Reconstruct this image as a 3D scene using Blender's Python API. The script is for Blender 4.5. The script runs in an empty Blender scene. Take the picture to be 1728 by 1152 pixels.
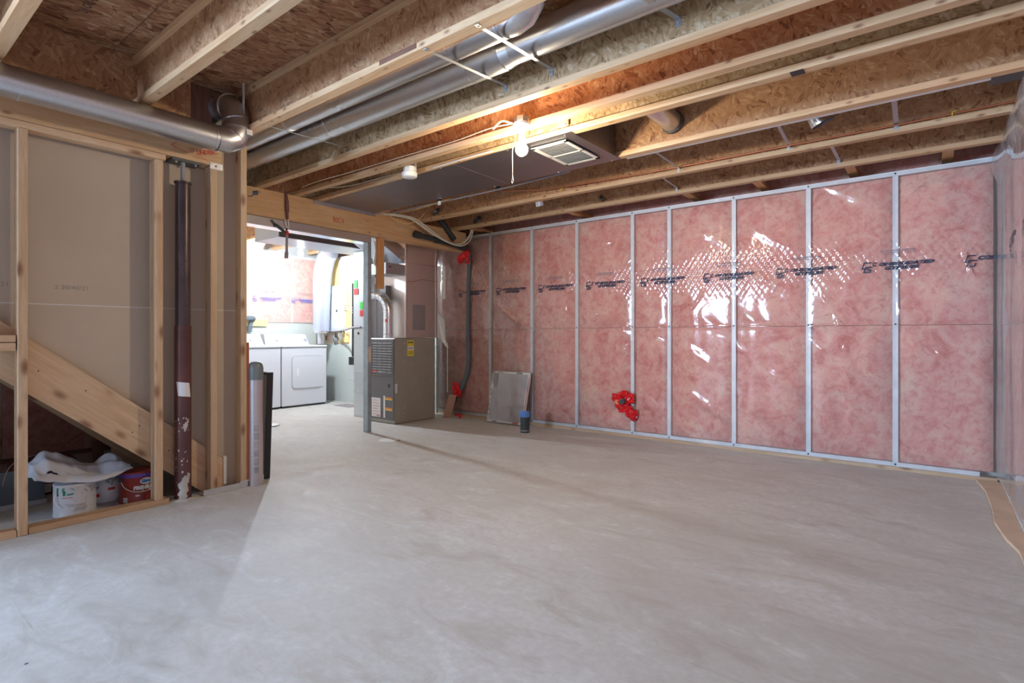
import bpy, bmesh, math, random
from mathutils import Vector, Matrix, noise

random.seed(7)
SC = bpy.context.scene
COL = SC.collection

# ------------------------------------------------------------------ camera, light, exposure
cam_d = bpy.data.cameras.new('camera')
cam_d.sensor_width = 36.0
cam_d.lens = 36.0 * 915 / 1728
cam_d.shift_y = -10.0 / 1728
cam_d.clip_start = 0.05
cam = bpy.data.objects.new('camera', cam_d)
COL.objects.link(cam)
cam.location = (0, 0, 1.1)
cam.rotation_euler = (math.pi / 2, 0, math.atan2(.6147, .7887))
SC.camera = cam

SC.view_settings.view_transform = 'Standard'
SC.view_settings.look = 'None'
SC.view_settings.exposure = 0.08
SC.view_settings.gamma = 1.0
SC.view_settings.use_curve_mapping = False

BULB_MAIN = 800.0      # emission strength of the warm bulb (radius .035)
BULB_UTIL = 2600.0      # emission strength of the cool bulb in the laundry area
WINDOW_W = 760.0       # daylight through the windows behind the camera

wd = bpy.data.worlds.new('daylight')
wd.use_nodes = True
wd.node_tree.nodes['Background'].inputs[0].default_value = (.62, .78, 1, 1)
wd.node_tree.nodes['Background'].inputs[1].default_value = .6
SC.world = wd


def area(name, loc, rot, sx, sy, power, color):
    l = bpy.data.lights.new(name, 'AREA')
    l.shape = 'RECTANGLE'
    l.size, l.size_y, l.energy, l.color = sx, sy, power, color
    o = bpy.data.objects.new(name, l)
    COL.objects.link(o)
    o.location, o.rotation_euler = loc, rot
    return o


area('daylight_window', (-4.8, -3.58, 1.8), (math.radians(90), 0, 0), 2.3, 1.0, WINDOW_W, (.50, .70, 1))

# ------------------------------------------------------------------ constants
D = 5.42          # face of the far insulated wall
H = 2.48          # underside of the floor joists
ZT = 2.785        # underside of the subfloor

# ------------------------------------------------------------------ materials
MATS = {}


class G:
    def __init__(self, name):
        self.m = bpy.data.materials.new(name)
        self.m.use_nodes = True
        self.t = self.m.node_tree
        self.t.nodes.clear()
        self.out = self.t.nodes.new('ShaderNodeOutputMaterial')
        MATS[name] = self.m

    def n(self, typ, **kw):
        nd = self.t.nodes.new('ShaderNode' + typ)
        for k, v in kw.items():
            if k.startswith('_'):
                setattr(nd, k[1:], v)
                continue
            key = k.replace('__', ' ')
            sock = nd.inputs[int(key[1:])] if key[0] == 'i' and key[1:].isdigit() else nd.inputs[key]
            self.set(sock, v)
        return nd

    def set(self, sock, v):
        if isinstance(v, bpy.types.Node):
            v = v.outputs[0]
        if isinstance(v, bpy.types.NodeSocket):
            self.t.links.new(v, sock)
        else:
            if isinstance(v, (tuple, list)) and len(v) == 3 and sock.type == 'RGBA':
                v = (*v, 1)
            sock.default_value = v

    def ramp(self, fac, stops, interp='LINEAR'):
        r = self.t.nodes.new('ShaderNodeValToRGB')
        r.color_ramp.interpolation = interp
        el = r.color_ramp.elements
        while len(el) > 1:
            el.remove(el[-1])
        for i, (p, c) in enumerate(stops):
            e = el[0] if i == 0 else el.new(p)
            e.position = p
            e.color = (*c, 1) if len(c) == 3 else c
        self.set(r.inputs[0], fac)
        return r.outputs[0]

    def mix(self, fac, a, b, blend='MIX'):
        m = self.t.nodes.new('ShaderNodeMix')
        m.data_type = 'RGBA'
        m.blend_type = blend
        self.set(m.inputs[0], fac)
        self.set(m.inputs[6], a)
        self.set(m.inputs[7], b)
        return m.outputs[2]

    def math(self, op, a, b=0.0):
        m = self.t.nodes.new('ShaderNodeMath')
        m.operation = op
        self.set(m.inputs[0], a)
        self.set(m.inputs[1], b)
        return m.outputs[0]

    def coords(self, rnd=True):
        tc = self.n('TexCoord').outputs['Object']
        if not rnd:
            return tc
        oi = self.n('ObjectInfo').outputs['Random']
        c = self.n('CombineXYZ', X=self.math('MULTIPLY', oi, 37.0), Y=self.math('MULTIPLY', oi, 71.0), Z=self.math('MULTIPLY', oi, 53.0))
        a = self.n('VectorMath', _operation='ADD')
        self.set(a.inputs[0], tc)
        self.set(a.inputs[1], c)
        return a.outputs[0]

    def map(self, v, scale=(1, 1, 1), rot=(0, 0, 0)):
        m = self.n('Mapping', Vector=v)
        m.inputs['Scale'].default_value = scale
        m.inputs['Rotation'].default_value = rot
        return m.outputs[0]

    def bsdf(self, **kw):
        b = self.n('BsdfPrincipled', **kw)
        self.t.links.new(b.outputs[0], self.out.inputs[0])
        return b

    def bump(self, h, strength=.3, dist=.01):
        b = self.n('Bump', Height=h, Strength=strength, Distance=dist)
        return b.outputs[0]


def plain(name, col, rough=.5, metal=0.0, bump=0.0, bscale=60, var=0.0, spec=.5):
    g = G(name)
    c = col
    kw = {}
    if var or bump:
        nz = g.n('TexNoise', Vector=g.coords(), Scale=bscale * .2, Detail=5.0, Roughness=.6)
        if var:
            c = g.mix(g.ramp(nz, [(.3, (0, 0, 0)), (.7, (1, 1, 1))]), tuple(x * (1 - var) for x in col), tuple(min(1, x * (1 + var)) for x in col))
    if bump:
        nb = g.n('TexNoise', Vector=g.coords(), Scale=float(bscale), Detail=3.0)
        kw['Normal'] = g.bump(nb, bump, .003)
    g.bsdf(Base__Color=c, Roughness=rough, Metallic=metal, Specular__IOR__Level=spec, **kw)
    return g.m


def emit(name, col, s):
    g = G(name)
    e = g.n('Emission', Color=col, Strength=s)
    g.t.links.new(e.outputs[0], g.out.inputs[0])


def wood(name, axis, light, dark, knot=(.22, .09, .045), knots=.5, rough=.62, kscale=1.0):
    g = G(name)
    v = g.coords()
    lo, hi = 1.0, 14.0
    s = {'x': (lo, hi, hi), 'y': (hi, lo, hi), 'z': (hi, hi, lo)}[axis]
    vm = g.map(v, s)
    ds = g.n('TexNoise', Vector=g.map(v, tuple(a * .35 for a in s)), Scale=1.5, Detail=2.0)
    grain = g.n('TexNoise', Vector=vm, Scale=2.2, Detail=6.0, Roughness=.62, Distortion=.6)
    fine = g.n('TexNoise', Vector=vm, Scale=9.0, Detail=3.0, Roughness=.7)
    c = g.mix(g.ramp(grain, [(.32, (0, 0, 0)), (.68, (1, 1, 1))]), dark, light)
    c = g.mix(g.math('MULTIPLY', g.ramp(fine, [(.45, (0, 0, 0)), (.75, (1, 1, 1))]), .35), c, tuple(x * .7 for x in dark))
    c = g.mix(g.math('MULTIPLY', g.ramp(ds, [(.5, (0, 0, 0)), (.7, (1, 1, 1))]), .4), c, tuple(x * y for x, y in zip(dark, (1.1, .8, .6))))
    ks = {'x': (5, 11, 11), 'y': (11, 5, 11), 'z': (11, 11, 5)}[axis]
    vo = g.n('TexVoronoi', Vector=g.map(v, ks), Scale=kscale, Randomness=1.0)
    sel = g.n('SeparateColor', Color=vo.outputs['Color'])
    km = g.math('MULTIPLY', g.ramp(vo.outputs['Distance'], [(.06, (.85, .85, .85)), (.15, (.6, .6, .6)), (.26, (.12, .12, .12)), (.36, (0, 0, 0))]), g.math('LESS_THAN', sel.outputs[0], knots * .42))
    c = g.mix(km, c, knot)
    rnd = g.n('ObjectInfo').outputs['Random']
    hs = g.n('HueSaturation', Color=c)
    g.set(hs.inputs['Value'], g.math('ADD', g.math('MULTIPLY', rnd, .3), .85))
    g.set(hs.inputs['Saturation'], 1.0)
    g.bsdf(Base__Color=hs.outputs[0], Roughness=rough, Specular__IOR__Level=.3, Normal=g.bump(fine, .15, .002))


def osb(name, plane, pal, scale=1.0, rough=.6, lean=0.0, spread=2.6):
    """strand board: chips with a random lie inside random patches, three layers laid over one another"""
    g = G(name)
    v = g.coords()
    axis = {'xz': (0, 1, 0), 'xy': (0, 0, 1), 'yz': (1, 0, 0)}[plane]
    flat = {'xz': (1, .15, 1), 'xy': (1, 1, .15), 'yz': (.15, 1, 1)}[plane]
    sc = {'xz': (11, 1, 52), 'xy': (11, 52, 1), 'yz': (1, 11, 52)}[plane]
    wob = g.n('TexNoise', Vector=v, Scale=12.0, Detail=2.0)
    vv = g.n('VectorMath', _operation='MULTIPLY_ADD')
    g.set(vv.inputs[0], wob.outputs['Color'])
    vv.inputs[1].default_value = (.03, .03, .03)
    g.set(vv.inputs[2], v)
    L = []
    for k in range(3):
        pv = g.n('TexVoronoi', Vector=g.map(vv.outputs[0], tuple(f * (9 + 3.1 * k) * scale for f in flat)), Scale=1.0)
        ps = g.n('SeparateColor', Color=pv.outputs['Color'])
        ro = g.n('VectorRotate', _rotation_type='AXIS_ANGLE')
        g.set(ro.inputs['Vector'], vv.outputs[0])
        ro.inputs['Axis'].default_value = axis
        g.set(ro.inputs['Angle'], g.math('ADD', g.math('MULTIPLY', ps.outputs[0], spread), lean))
        vo = g.n('TexVoronoi', Vector=g.map(ro.outputs[0], tuple(a * scale for a in sc)), Scale=1.0 + .2 * k)
        sp = g.n('SeparateColor', Color=vo.outputs['Color'])
        L.append((g.math('ADD', g.math('MULTIPLY', sp.outputs[0], .6), g.math('MULTIPLY', ps.outputs[1], .4)), vo.outputs['Distance'], ro.outputs[0], ps.outputs[2], sp.outputs[1]))
    a = g.mix(g.math('GREATER_THAN', L[0][3], .5), L[0][0], L[1][0])
    a = g.mix(g.math('GREATER_THAN', L[1][3], .62), a, L[2][0])
    d = g.mix(g.math('GREATER_THAN', L[0][3], .5), L[0][1], L[1][1])
    c = g.ramp(a, [(.12, pal[0]), (.24, pal[1]), (.45, pal[2]), (.68, pal[3]), (.9, pal[4])])
    dark = g.math('MULTIPLY', g.math('GREATER_THAN', L[1][4], .9), g.ramp(L[1][1], [(.1, (1, 1, 1)), (.5, (0, 0, 0))]))
    c = g.mix(g.math('MULTIPLY', dark, .75), c, tuple(x * .8 for x in pal[0]))
    c = g.mix(g.math('MULTIPLY', g.ramp(d, [(.4, (0, 0, 0)), (.9, (1, 1, 1))]), .3), c, pal[1])
    fib = g.n('TexNoise', Vector=g.map(L[0][2], tuple(x * 1.2 for x in sc)), Scale=2.2, Detail=4.0, Roughness=.75)
    c = g.mix(g.math('MULTIPLY', g.ramp(fib, [(.42, (1, 1, 1)), (.62, (0, 0, 0))]), .38), c, pal[1])
    big = g.n('TexNoise', Vector=v, Scale=2.0, Detail=3.0)
    c = g.mix(g.math('MULTIPLY', g.ramp(big, [(.4, (0, 0, 0)), (.7, (1, 1, 1))]), .3), c, pal[1])
    g.bsdf(Base__Color=c, Roughness=rough, Specular__IOR__Level=.35, Normal=g.bump(a, .3, .003))


T_L, T_D = (.74, .55, .375), (.60, .405, .245)
for a in 'xyz':
    wood('lumber_' + a, a, T_L, T_D, knots=1.0)
    wood('flange_' + a, a, (.74, .52, .32), (.58, .365, .195), knots=.75, kscale=2.1)
    wood('orange_' + a, a, (.66, .36, .17), (.50, .23, .09), knots=.3)
    wood('glulam_' + a, a, (.72, .49, .29), (.58, .36, .19), knots=.55, kscale=1.8)
    wood('dark_wood_' + a, a, (.30, .16, .11), (.16, .08, .055), knots=.4)
PAL = [(.20, .085, .04), (.39, .20, .10), (.50, .28, .145), (.56, .335, .18), (.68, .47, .28)]
PAL2 = [(.17, .10, .05), (.38, .24, .12), (.52, .36, .20), (.60, .44, .26), (.74, .60, .42)]
osb('osb_web', 'xz', PAL, 1.35, lean=.9, spread=2.2)
osb('osb_red', 'xz', [(.15, .05, .025), (.36, .14, .06), (.50, .22, .10), (.56, .29, .15), (.68, .45, .27)], 1.25, lean=.9, spread=2.0)
osb('osb_web_pale', 'xz', PAL2, 1.35, lean=.9, spread=2.2)
osb('osb_rim', 'yz', PAL, 1.15)
osb('osb_deck', 'xy', [(.10, .035, .02), (.27, .12, .06), (.42, .21, .11), (.52, .31, .17), (.66, .47, .3)], 1.0, lean=1.4, spread=.7)


def concrete():
    g = G('concrete')
    v = g.coords(False)
    big = g.n('TexNoise', Vector=v, Scale=.55, Detail=6.0, Roughness=.6, Distortion=.8)
    mid = g.n('TexNoise', Vector=g.map(v, (1, 2.2, 1), (0, 0, .6)), Scale=2.6, Detail=8.0, Roughness=.68, Distortion=1.2)
    fine = g.n('TexNoise', Vector=v, Scale=26.0, Detail=6.0, Roughness=.7)
    c = g.ramp(big, [(.3, (.50, .475, .44)), (.5, (.60, .59, .565)), (.72, (.67, .675, .67))])
    c = g.mix(g.ramp(mid, [(.32, (.95, .95, .95)), (.47, (.22, .22, .22)), (.62, (0, 0, 0))]), c, (.46, .43, .385))
    c = g.mix(g.math('MULTIPLY', g.ramp(mid, [(.56, (0, 0, 0)), (.72, (1, 1, 1))]), .6), c, (.74, .745, .74))
    c = g.mix(g.math('MULTIPLY', g.ramp(fine, [(.4, (1, 1, 1)), (.6, (0, 0, 0))]), .4), c, (.46, .45, .42))
    for i, (rz, sc, thr) in enumerate([(.5, 3.0, .93), (1.9, 2.2, .95)]):
        st = g.n('TexNoise', Vector=g.map(v, (.7, 22, 1), (0, 0, rz)), Scale=sc, Detail=4.0, Roughness=.6, Distortion=.4)
        c = g.mix(g.math('MULTIPLY', g.ramp(st, [(.66, (0, 0, 0)), (.74, (1, 1, 1))]), .35), c, ((.72, .71, .7) if i == 0 else (.27, .24, .22)))
    sp = g.n('TexVoronoi', Vector=v, Scale=2.3)
    ss = g.n('SeparateColor', Color=sp.outputs['Color'])
    spot = g.math('MULTIPLY', g.math('LESS_THAN', sp.outputs['Distance'], .018), g.math('LESS_THAN', ss.outputs[0], .5))
    c = g.mix(spot, c, (.12, .1, .09))
    r = g.ramp(mid, [(.3, (.5, .5, .5)), (.7, (.72, .72, .72))])
    g.bsdf(Base__Color=c, Roughness=r, Specular__IOR__Level=.35, Normal=g.bump(g.n('TexNoise', Vector=v, Scale=9.0, Detail=6.0, Roughness=.65), .12, .01))


concrete()


def insulation():
    g = G('insulation')
    v = g.coords()
    a = g.n('TexNoise', Vector=v, Scale=5.5, Detail=7.0, Roughness=.68, Distortion=.9)
    b = g.n('TexNoise', Vector=v, Scale=19.0, Detail=5.0, Roughness=.7, Distortion=.5)
    c = g.ramp(a, [(.3, (.58, .16, .115)), (.42, (.76, .33, .27)), (.54, (.80, .43, .345)), (.7, (.82, .56, .43))])
    c = g.mix(g.math('MULTIPLY', g.ramp(b, [(.35, (1, 1, 1)), (.5, (0, 0, 0))]), .55), c, (.58, .17, .13))
    c = g.mix(g.math('MULTIPLY', g.ramp(b, [(.55, (0, 0, 0)), (.72, (1, 1, 1))]), .45), c, (.82, .55, .43))
    g.bsdf(Base__Color=c, Roughness=.95, Specular__IOR__Level=.1, Normal=g.bump(b, .5, .02))


insulation()


def poly(name='clear_poly', haze=.10, gloss=1.0, rough=.09, band=0.0, strength=.28):
    g = G(name)
    v = g.coords(False)
    w2 = g.n('TexNoise', Vector=v, Scale=4.5, Detail=2.5, Roughness=.5, Distortion=1.2)
    h = g.math('MULTIPLY', w2, .9)
    if band:
        # short tight puckers where the sheet is printed and stretched, strongest along one level
        z = g.n('SeparateXYZ', Vector=v).outputs[2]
        d = g.math('ABSOLUTE', g.math('SUBTRACT', z, band))
        mk = g.ramp(d, [(.0, (1, 1, 1)), (.14, (.8, .8, .8)), (.36, (0, 0, 0))])
        wv = g.n('TexNoise', Vector=g.map(v, (26, 26, 9)), Scale=1.0, Detail=1.0, Roughness=.4)
        h = g.math('ADD', h, g.math('MULTIPLY', g.math('MULTIPLY', wv, mk), .55))
    nrm = g.bump(h, strength, .012)
    tr = g.n('BsdfTransparent', Color=(.975, .965, .955))
    df = g.n('BsdfDiffuse', Color=(.85, .82, .80))
    gl = g.n('BsdfGlossy', Color=(1, 1, 1), Roughness=rough, Normal=nrm)
    fr = g.n('Fresnel', IOR=1.5, Normal=nrm)
    m1 = g.n('MixShader', Fac=haze)
    g.set(m1.inputs[1], tr)
    g.set(m1.inputs[2], df)
    m2 = g.n('MixShader', Fac=g.math('MULTIPLY', fr, gloss))
    g.set(m2.inputs[1], m1)
    g.set(m2.inputs[2], gl)
    g.t.links.new(m2.outputs[0], g.out.inputs[0])


poly('poly_wall', band=1.70)
poly('poly_side', .34, strength=.5)
poly('poly_laundry', .28)  # extra haze puts the glare of the lit laundry into the sheet
poly()
poly('shrink_wrap', .12, 1.2, .08)


def galv(name, col=(.62, .63, .66), rough=.28, aniso=0.0):
    g = G(name)
    v = g.coords()
    vo = g.n('TexVoronoi', Vector=v, Scale=90.0)
    s = g.n('SeparateColor', Color=vo.outputs['Color'])
    nz = g.n('TexNoise', Vector=v, Scale=3.0, Detail=4.0)
    c = g.mix(g.math('MULTIPLY', s.outputs[0], .25), col, tuple(x * .75 for x in col))
    r = g.math('ADD', g.math('MULTIPLY', nz, .2), rough - .08)
    g.bsdf(Base__Color=c, Roughness=r, Metallic=.95, Normal=g.bump(nz, .08, .01))


galv('galvanised')
galv('galv_bright', (.78, .79, .82), .22)
galv('galv_dull', (.5, .52, .55), .42)
galv('plenum_metal', (.80, .72, .69), .48)  # pinkish reflection on the plenum is put into the metal colour
galv('galv_strap', (.45, .47, .50), .55)
galv('pan_metal', (.30, .29, .30), .38)

plain('storage_dark', (.05, .015, .012), .6)
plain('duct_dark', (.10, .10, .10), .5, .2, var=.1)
plain('steel_white', (.76, .78, .79), .5, .15, var=.08)
plain('post_steel', (.36, .42, .47), .45, .55, var=.15)
plain('drywall_back', (.54, .455, .365), .9, var=.04, bscale=12)
plain('drywall_paper', (.80, .79, .76), .9, var=.03)
plain('white_wall', (.72, .72, .70), .9)
plain('parged', (.55, .60, .57), .85, var=.05, bscale=10)
plain('white_enamel', (.62, .63, .68), .28)
plain('white_plastic', (.84, .84, .82), .4)
plain('light_grey', (.60, .63, .67), .45)
plain('grey_mark', (.30, .31, .34), .6)
plain('furnace_side', (.36, .345, .30), .42, .1, var=.06, bscale=20)
plain('furnace_front', (.15, .145, .155), .5, .1)
plain('furnace_line', (.28, .27, .28), .5)
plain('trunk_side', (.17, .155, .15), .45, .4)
plain('black', (.015, .015, .017), .45)
plain('abs_black', (.035, .045, .05), .4)
plain('foam_grey', (.12, .15, .17), .8, bump=.5, bscale=40)
plain('blue_cap', (.10, .24, .62), .5)
plain('red_tape', (.72, .015, .02), .25, var=.3, bscale=40)
plain('red', (.65, .04, .03), .5)
plain('orange', (.8, .25, .08), .6)
plain('yellow', (.80, .68, .06), .6)
plain('green', (.05, .62, .08), .5)
plain('dark_green', (.01, .20, .11), .45)
plain('paper_white', (.78, .78, .80), .8)
plain('can_white', (.62, .63, .66), .4, var=.05)
plain('can_red', (.30, .035, .03), .35, var=.1)
plain('purple', (.12, .06, .40), .35)
plain('blue_print', (.06, .22, .55), .5)
plain('navy_print', (.025, .035, .075), .5)
plain('violet_print', (.18, .19, .50), .6)
plain('grey_print', (.32, .27, .29), .7)
plain('brown_ink', (.17, .09, .06), .8)
plain('red_ink', (.62, .09, .06), .7)
plain('pencil', (.32, .28, .25), .9)
plain('can_metal', (.55, .56, .58), .3, .9)
plain('copper', (.55, .20, .10), .35, .8)
plain('cable_white', (.68, .64, .54), .5)
plain('cable_yellow', (.70, .55, .22), .5)
plain('cable_black', (.03, .03, .035), .5)
plain('cloth_white', (.58, .60, .66), .85, bump=.25, bscale=30)
plain('bag_white', (.74, .76, .80), .35, bump=.3, bscale=20)
plain('box_maroon', (.13, .025, .022), .6, var=.15)
plain('dark_glass', (.10, .12, .15), .15)
plain('primer_dark', (.075, .05, .055), .34, .3, var=.35, bscale=22)
plain('primer_red', (.115, .045, .043), .34, .2, var=.3, bscale=22)
plain('plaster', (.52, .50, .47), .9, var=.15)
plain('tube_silver', (.55, .50, .52), .32, .55)
plain('tube_cap', (.17, .20, .21), .4)
plain('tube_label', (.36, .34, .35), .5, var=.35, bscale=50)
plain('screen_grey', (.20, .20, .22), .3)
plain('rust_red', (.42, .12, .05), .6)
plain('foil_wrap', (.52, .56, .68), .25, .55, bump=.9, bscale=45)
plain('plywood', (.62, .46, .33), .7, var=.12, bscale=25)
plain('ply_yellow', (.76, .60, .26), .7, var=.08, bscale=20)
plain('board_pink', (.42, .24, .19), .7, var=.15, bscale=25)
plain('filter_media', (.52, .46, .47), .9, bump=.4, bscale=50)
plain('card_white', (.80, .78, .75), .7)
plain('bright_nail', (.8, .8, .8), .3, .9)
plain('lever_grey', (.32, .30, .33), .4)
plain('strap_purple', (.16, .07, .08), .6)
plain('label_tan', (.75, .62, .5), .7)
plain('porcelain', (.80, .79, .74), .35)
emit('bulb_warm', (1, .83, .58), BULB_MAIN)
emit('bulb_cool', (.80, .90, 1), BULB_UTIL)

# ------------------------------------------------------------------ builders
WLOC = {}
TINY = {'paint_splashes', 'nail_heads', 'screw_heads', 'small_print', 'pin_holes', 'dial_marks', 'black_print', 'console_print', 'lettering', 'printed_logo', 'ink_stamp', 'black_marking', 'red_marking', 'barcode', 'red_print', 'pencil_marks', 'tag_print', 'badge_letters', 'elbow_seams', 'logo_lettering', 'red_handwriting', 'green_print', 'red_badge', 'screw', 'bolt', 'seam', 'cross_seam'}


def P3(*a):
    return Vector(a)


class B:
    """collects shapes in world coordinates; done() links them as ONE mesh object"""

    def __init__(self):
        self.bm = bmesh.new()

    def box(self, x0, x1, y0, y1, z0, z1, bev=0.0, rot=None):
        tmp = bmesh.new()
        m = Matrix.Translation(((x0 + x1) / 2, (y0 + y1) / 2, (z0 + z1) / 2)) @ (rot or Matrix.Identity(4)) @ Matrix.Diagonal((abs(x1 - x0), abs(y1 - y0), abs(z1 - z0), 1))
        bmesh.ops.create_cube(tmp, size=1, matrix=m)
        if bev:
            bmesh.ops.bevel(tmp, geom=tmp.edges[:], offset=bev, segments=1, affect='EDGES')
        self.merge(tmp)
        return self

    def merge(self, tmp):
        me = bpy.data.meshes.new('t')
        tmp.to_mesh(me)
        tmp.free()
        self.bm.from_mesh(me)
        bpy.data.meshes.remove(me)

    def cyl(self, p0, p1, r0, r1=None, seg=20, caps=True):
        p0, p1 = Vector(p0), Vector(p1)
        d = p1 - p0
        q = d.to_track_quat('Z', 'Y').to_matrix().to_4x4()
        tmp = bmesh.new()
        bmesh.ops.create_cone(tmp, cap_ends=caps, segments=seg, radius1=r0, radius2=r0 if r1 is None else r1, depth=d.length,
                              matrix=Matrix.Translation((p0 + p1) / 2) @ q)
        self.merge(tmp)
        return self

    def tube(self, pts, r, seg=10, caps=True):
        pts = [Vector(p) for p in pts]
        rr = r if isinstance(r, (list, tuple)) else [r] * len(pts)
        rings = []
        up = None
        for i, p in enumerate(pts):
            t = (pts[min(i + 1, len(pts) - 1)] - pts[max(i - 1, 0)]).normalized()
            if up is None:
                up = Vector((0, 0, 1)) if abs(t.z) < .9 else Vector((1, 0, 0))
            s = t.cross(up).normalized()
            up = s.cross(t).normalized()
            rings.append([self.bm.verts.new(p + (s * math.cos(2 * math.pi * k / seg) + up * math.sin(2 * math.pi * k / seg)) * rr[i]) for k in range(seg)])
        for a, b in zip(rings, rings[1:]):
            for k in range(seg):
                self.bm.faces.new((a[k], a[(k + 1) % seg], b[(k + 1) % seg], b[k]))
        if caps:
            self.bm.faces.new(rings[0][::-1])
            self.bm.faces.new(rings[-1])
        return self

    def lathe(self, prof, c, seg=32, caps=True):
        rings = []
        for r, z in prof:
            rings.append([self.bm.verts.new((c[0] + r * math.cos(2 * math.pi * k / seg), c[1] + r * math.sin(2 * math.pi * k / seg), c[2] + z)) for k in range(seg)])
        for a, b in zip(rings, rings[1:]):
            for k in range(seg):
                self.bm.faces.new((a[k], a[(k + 1) % seg], b[(k + 1) % seg], b[k]))
        if caps:
            self.bm.faces.new(rings[0][::-1])
            self.bm.faces.new(rings[-1])
        return self

    def prism(self, pts, vec):
        vec = Vector(vec)
        a = [self.bm.verts.new(Vector(p)) for p in pts]
        b = [self.bm.verts.new(Vector(p) + vec) for p in pts]
        n = len(a)
        self.bm.faces.new(a[::-1])
        self.bm.faces.new(b)
        for k in range(n):
            self.bm.faces.new((a[k], a[(k + 1) % n], b[(k + 1) % n], b[k]))
        return self

    def grid(self, nu, nv, f):
        g = [[self.bm.verts.new(f(i / nu, j / nv)) for j in range(nv + 1)] for i in range(nu + 1)]
        for i in range(nu):
            for j in range(nv):
                self.bm.faces.new((g[i][j], g[i + 1][j], g[i + 1][j + 1], g[i][j + 1]))
        return g

    def done(self, name, mat, parent=None, label=None, cat=None, group=None, kind=None, smooth=False, loc=None):
        bm = self.bm
        vs = [v.co for v in bm.verts]
        lo = Vector([min(v[k] for v in vs) for k in range(3)])
        hi = Vector([max(v[k] for v in vs) for k in range(3)])
        org = Vector(loc) if loc is not None else Vector(((lo.x + hi.x) / 2, (lo.y + hi.y) / 2, lo.z))
        bmesh.ops.translate(bm, vec=-org, verts=bm.verts[:])
        bmesh.ops.recalc_face_normals(bm, faces=bm.faces[:])
        me = bpy.data.meshes.new(name)
        bm.to_mesh(me)
        bm.free()
        me.materials.append(MATS[mat])
        if smooth:
            me.polygons.foreach_set('use_smooth', [True] * len(me.polygons))
            try:
                me.set_sharp_from_angle(angle=math.radians(40))
            except Exception:
                pass
        o = bpy.data.objects.new(name, me)
        COL.objects.link(o)
        if parent is not None:
            o.parent = parent
            o.location = org - WLOC[parent]
        else:
            o.location = org
        WLOC[o] = org
        if parent is not None and name in TINY:
            kind = 'stuff'
        tag(o, label, cat, group, kind)
        return o


def tag(o, label=None, cat=None, group=None, kind=None):
    for k, v in (('label', label), ('category', cat), ('group', group), ('kind', kind)):
        if v:
            o[k] = v


def thing(name, label, cat, loc, group=None, kind=None):
    o = bpy.data.objects.new(name, None)
    COL.objects.link(o)
    o.empty_display_size = .05
    o.location = loc
    WLOC[o] = Vector(loc)
    tag(o, label, cat, group, kind)
    return o


def bx(name, mat, x0, x1, y0, y1, z0, z1, bev=0.0, **kw):
    return B().box(x0, x1, y0, y1, z0, z1, bev).done(name, mat, **kw)


def spline(pts, n=8):
    pts = [Vector(p) for p in pts]
    out = []
    for i in range(len(pts) - 1):
        p0, p1, p2, p3 = pts[max(i - 1, 0)], pts[i], pts[i + 1], pts[min(i + 2, len(pts) - 1)]
        for k in range(n):
            t = k / n
            out.append(.5 * ((2 * p1) + (p2 - p0) * t + (2 * p0 - 5 * p1 + 4 * p2 - p3) * t * t + (3 * p1 - p0 - 3 * p2 + p3) * t ** 3))
    out.append(pts[-1])
    return out


_tc = {}


def text_geo(s, size, sx=1.0, shear=0.0, bold=.0):
    """text as flat triangles: (verts2d, faces, width)"""
    cu = bpy.data.curves.new('t', 'FONT')
    cu.body = s
    cu.size = size
    cu.shear = shear
    cu.offset = bold
    cu.resolution_u = 2
    o = bpy.data.objects.new('t', cu)
    COL.objects.link(o)
    dg = bpy.context.evaluated_depsgraph_get()
    me = o.evaluated_get(dg).to_mesh()
    vs = [(v.co.x * sx, v.co.y) for v in me.vertices]
    fs = [tuple(p.vertices) for p in me.polygons]
    o.to_mesh_clear()
    bpy.data.objects.remove(o)
    bpy.data.curves.remove(cu)
    w = max(v[0] for v in vs) if vs else 0
    return vs, fs, w


def put_text(b, s, size, place, sx=1.0, shear=0.0, bold=0.0, fit=None, align=0.0):
    """adds text to builder b; place(u, v) -> world point"""
    key = (s, size, shear, bold)
    if key not in _tc:
        _tc[key] = text_geo(s, size, 1.0, shear, bold)
    vs, fs, w = _tc[key]
    k = fit / w if fit else sx
    vv = [b.bm.verts.new(place(v[0] * k - align * w * k, v[1])) for v in vs]
    for f in fs:
        try:
            b.bm.faces.new([vv[i] for i in f])
        except ValueError:
            pass
    return b

# ------------------------------------------------------------------ the setting
bx('floor', 'concrete', -8.9, .6, -3.8, 5.85, -.12, 0, kind='structure', label='bare grey concrete basement floor with faint stains')

ceil = thing('ceiling', 'rough strand board subfloor seen from below between the joists', None, (0, 0, ZT), kind='structure')
xs = [-8.9, -6.46, -4.02, -1.58, .6]
for i in range(4):
    for j in range(8):
        y0 = -3.8 + j * 1.22
        bx('subfloor_panel', 'osb_deck', xs[i] + .002, xs[i + 1] - .002, y0 + .002, min(y0 + 1.216, 5.85), ZT, ZT + .02, parent=ceil)

S = [-5.56, -4.587, -3.918, -3.274, -2.576, -2.165, -1.523, -.885, -.253, .37]
SEAM = 1.183


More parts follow.
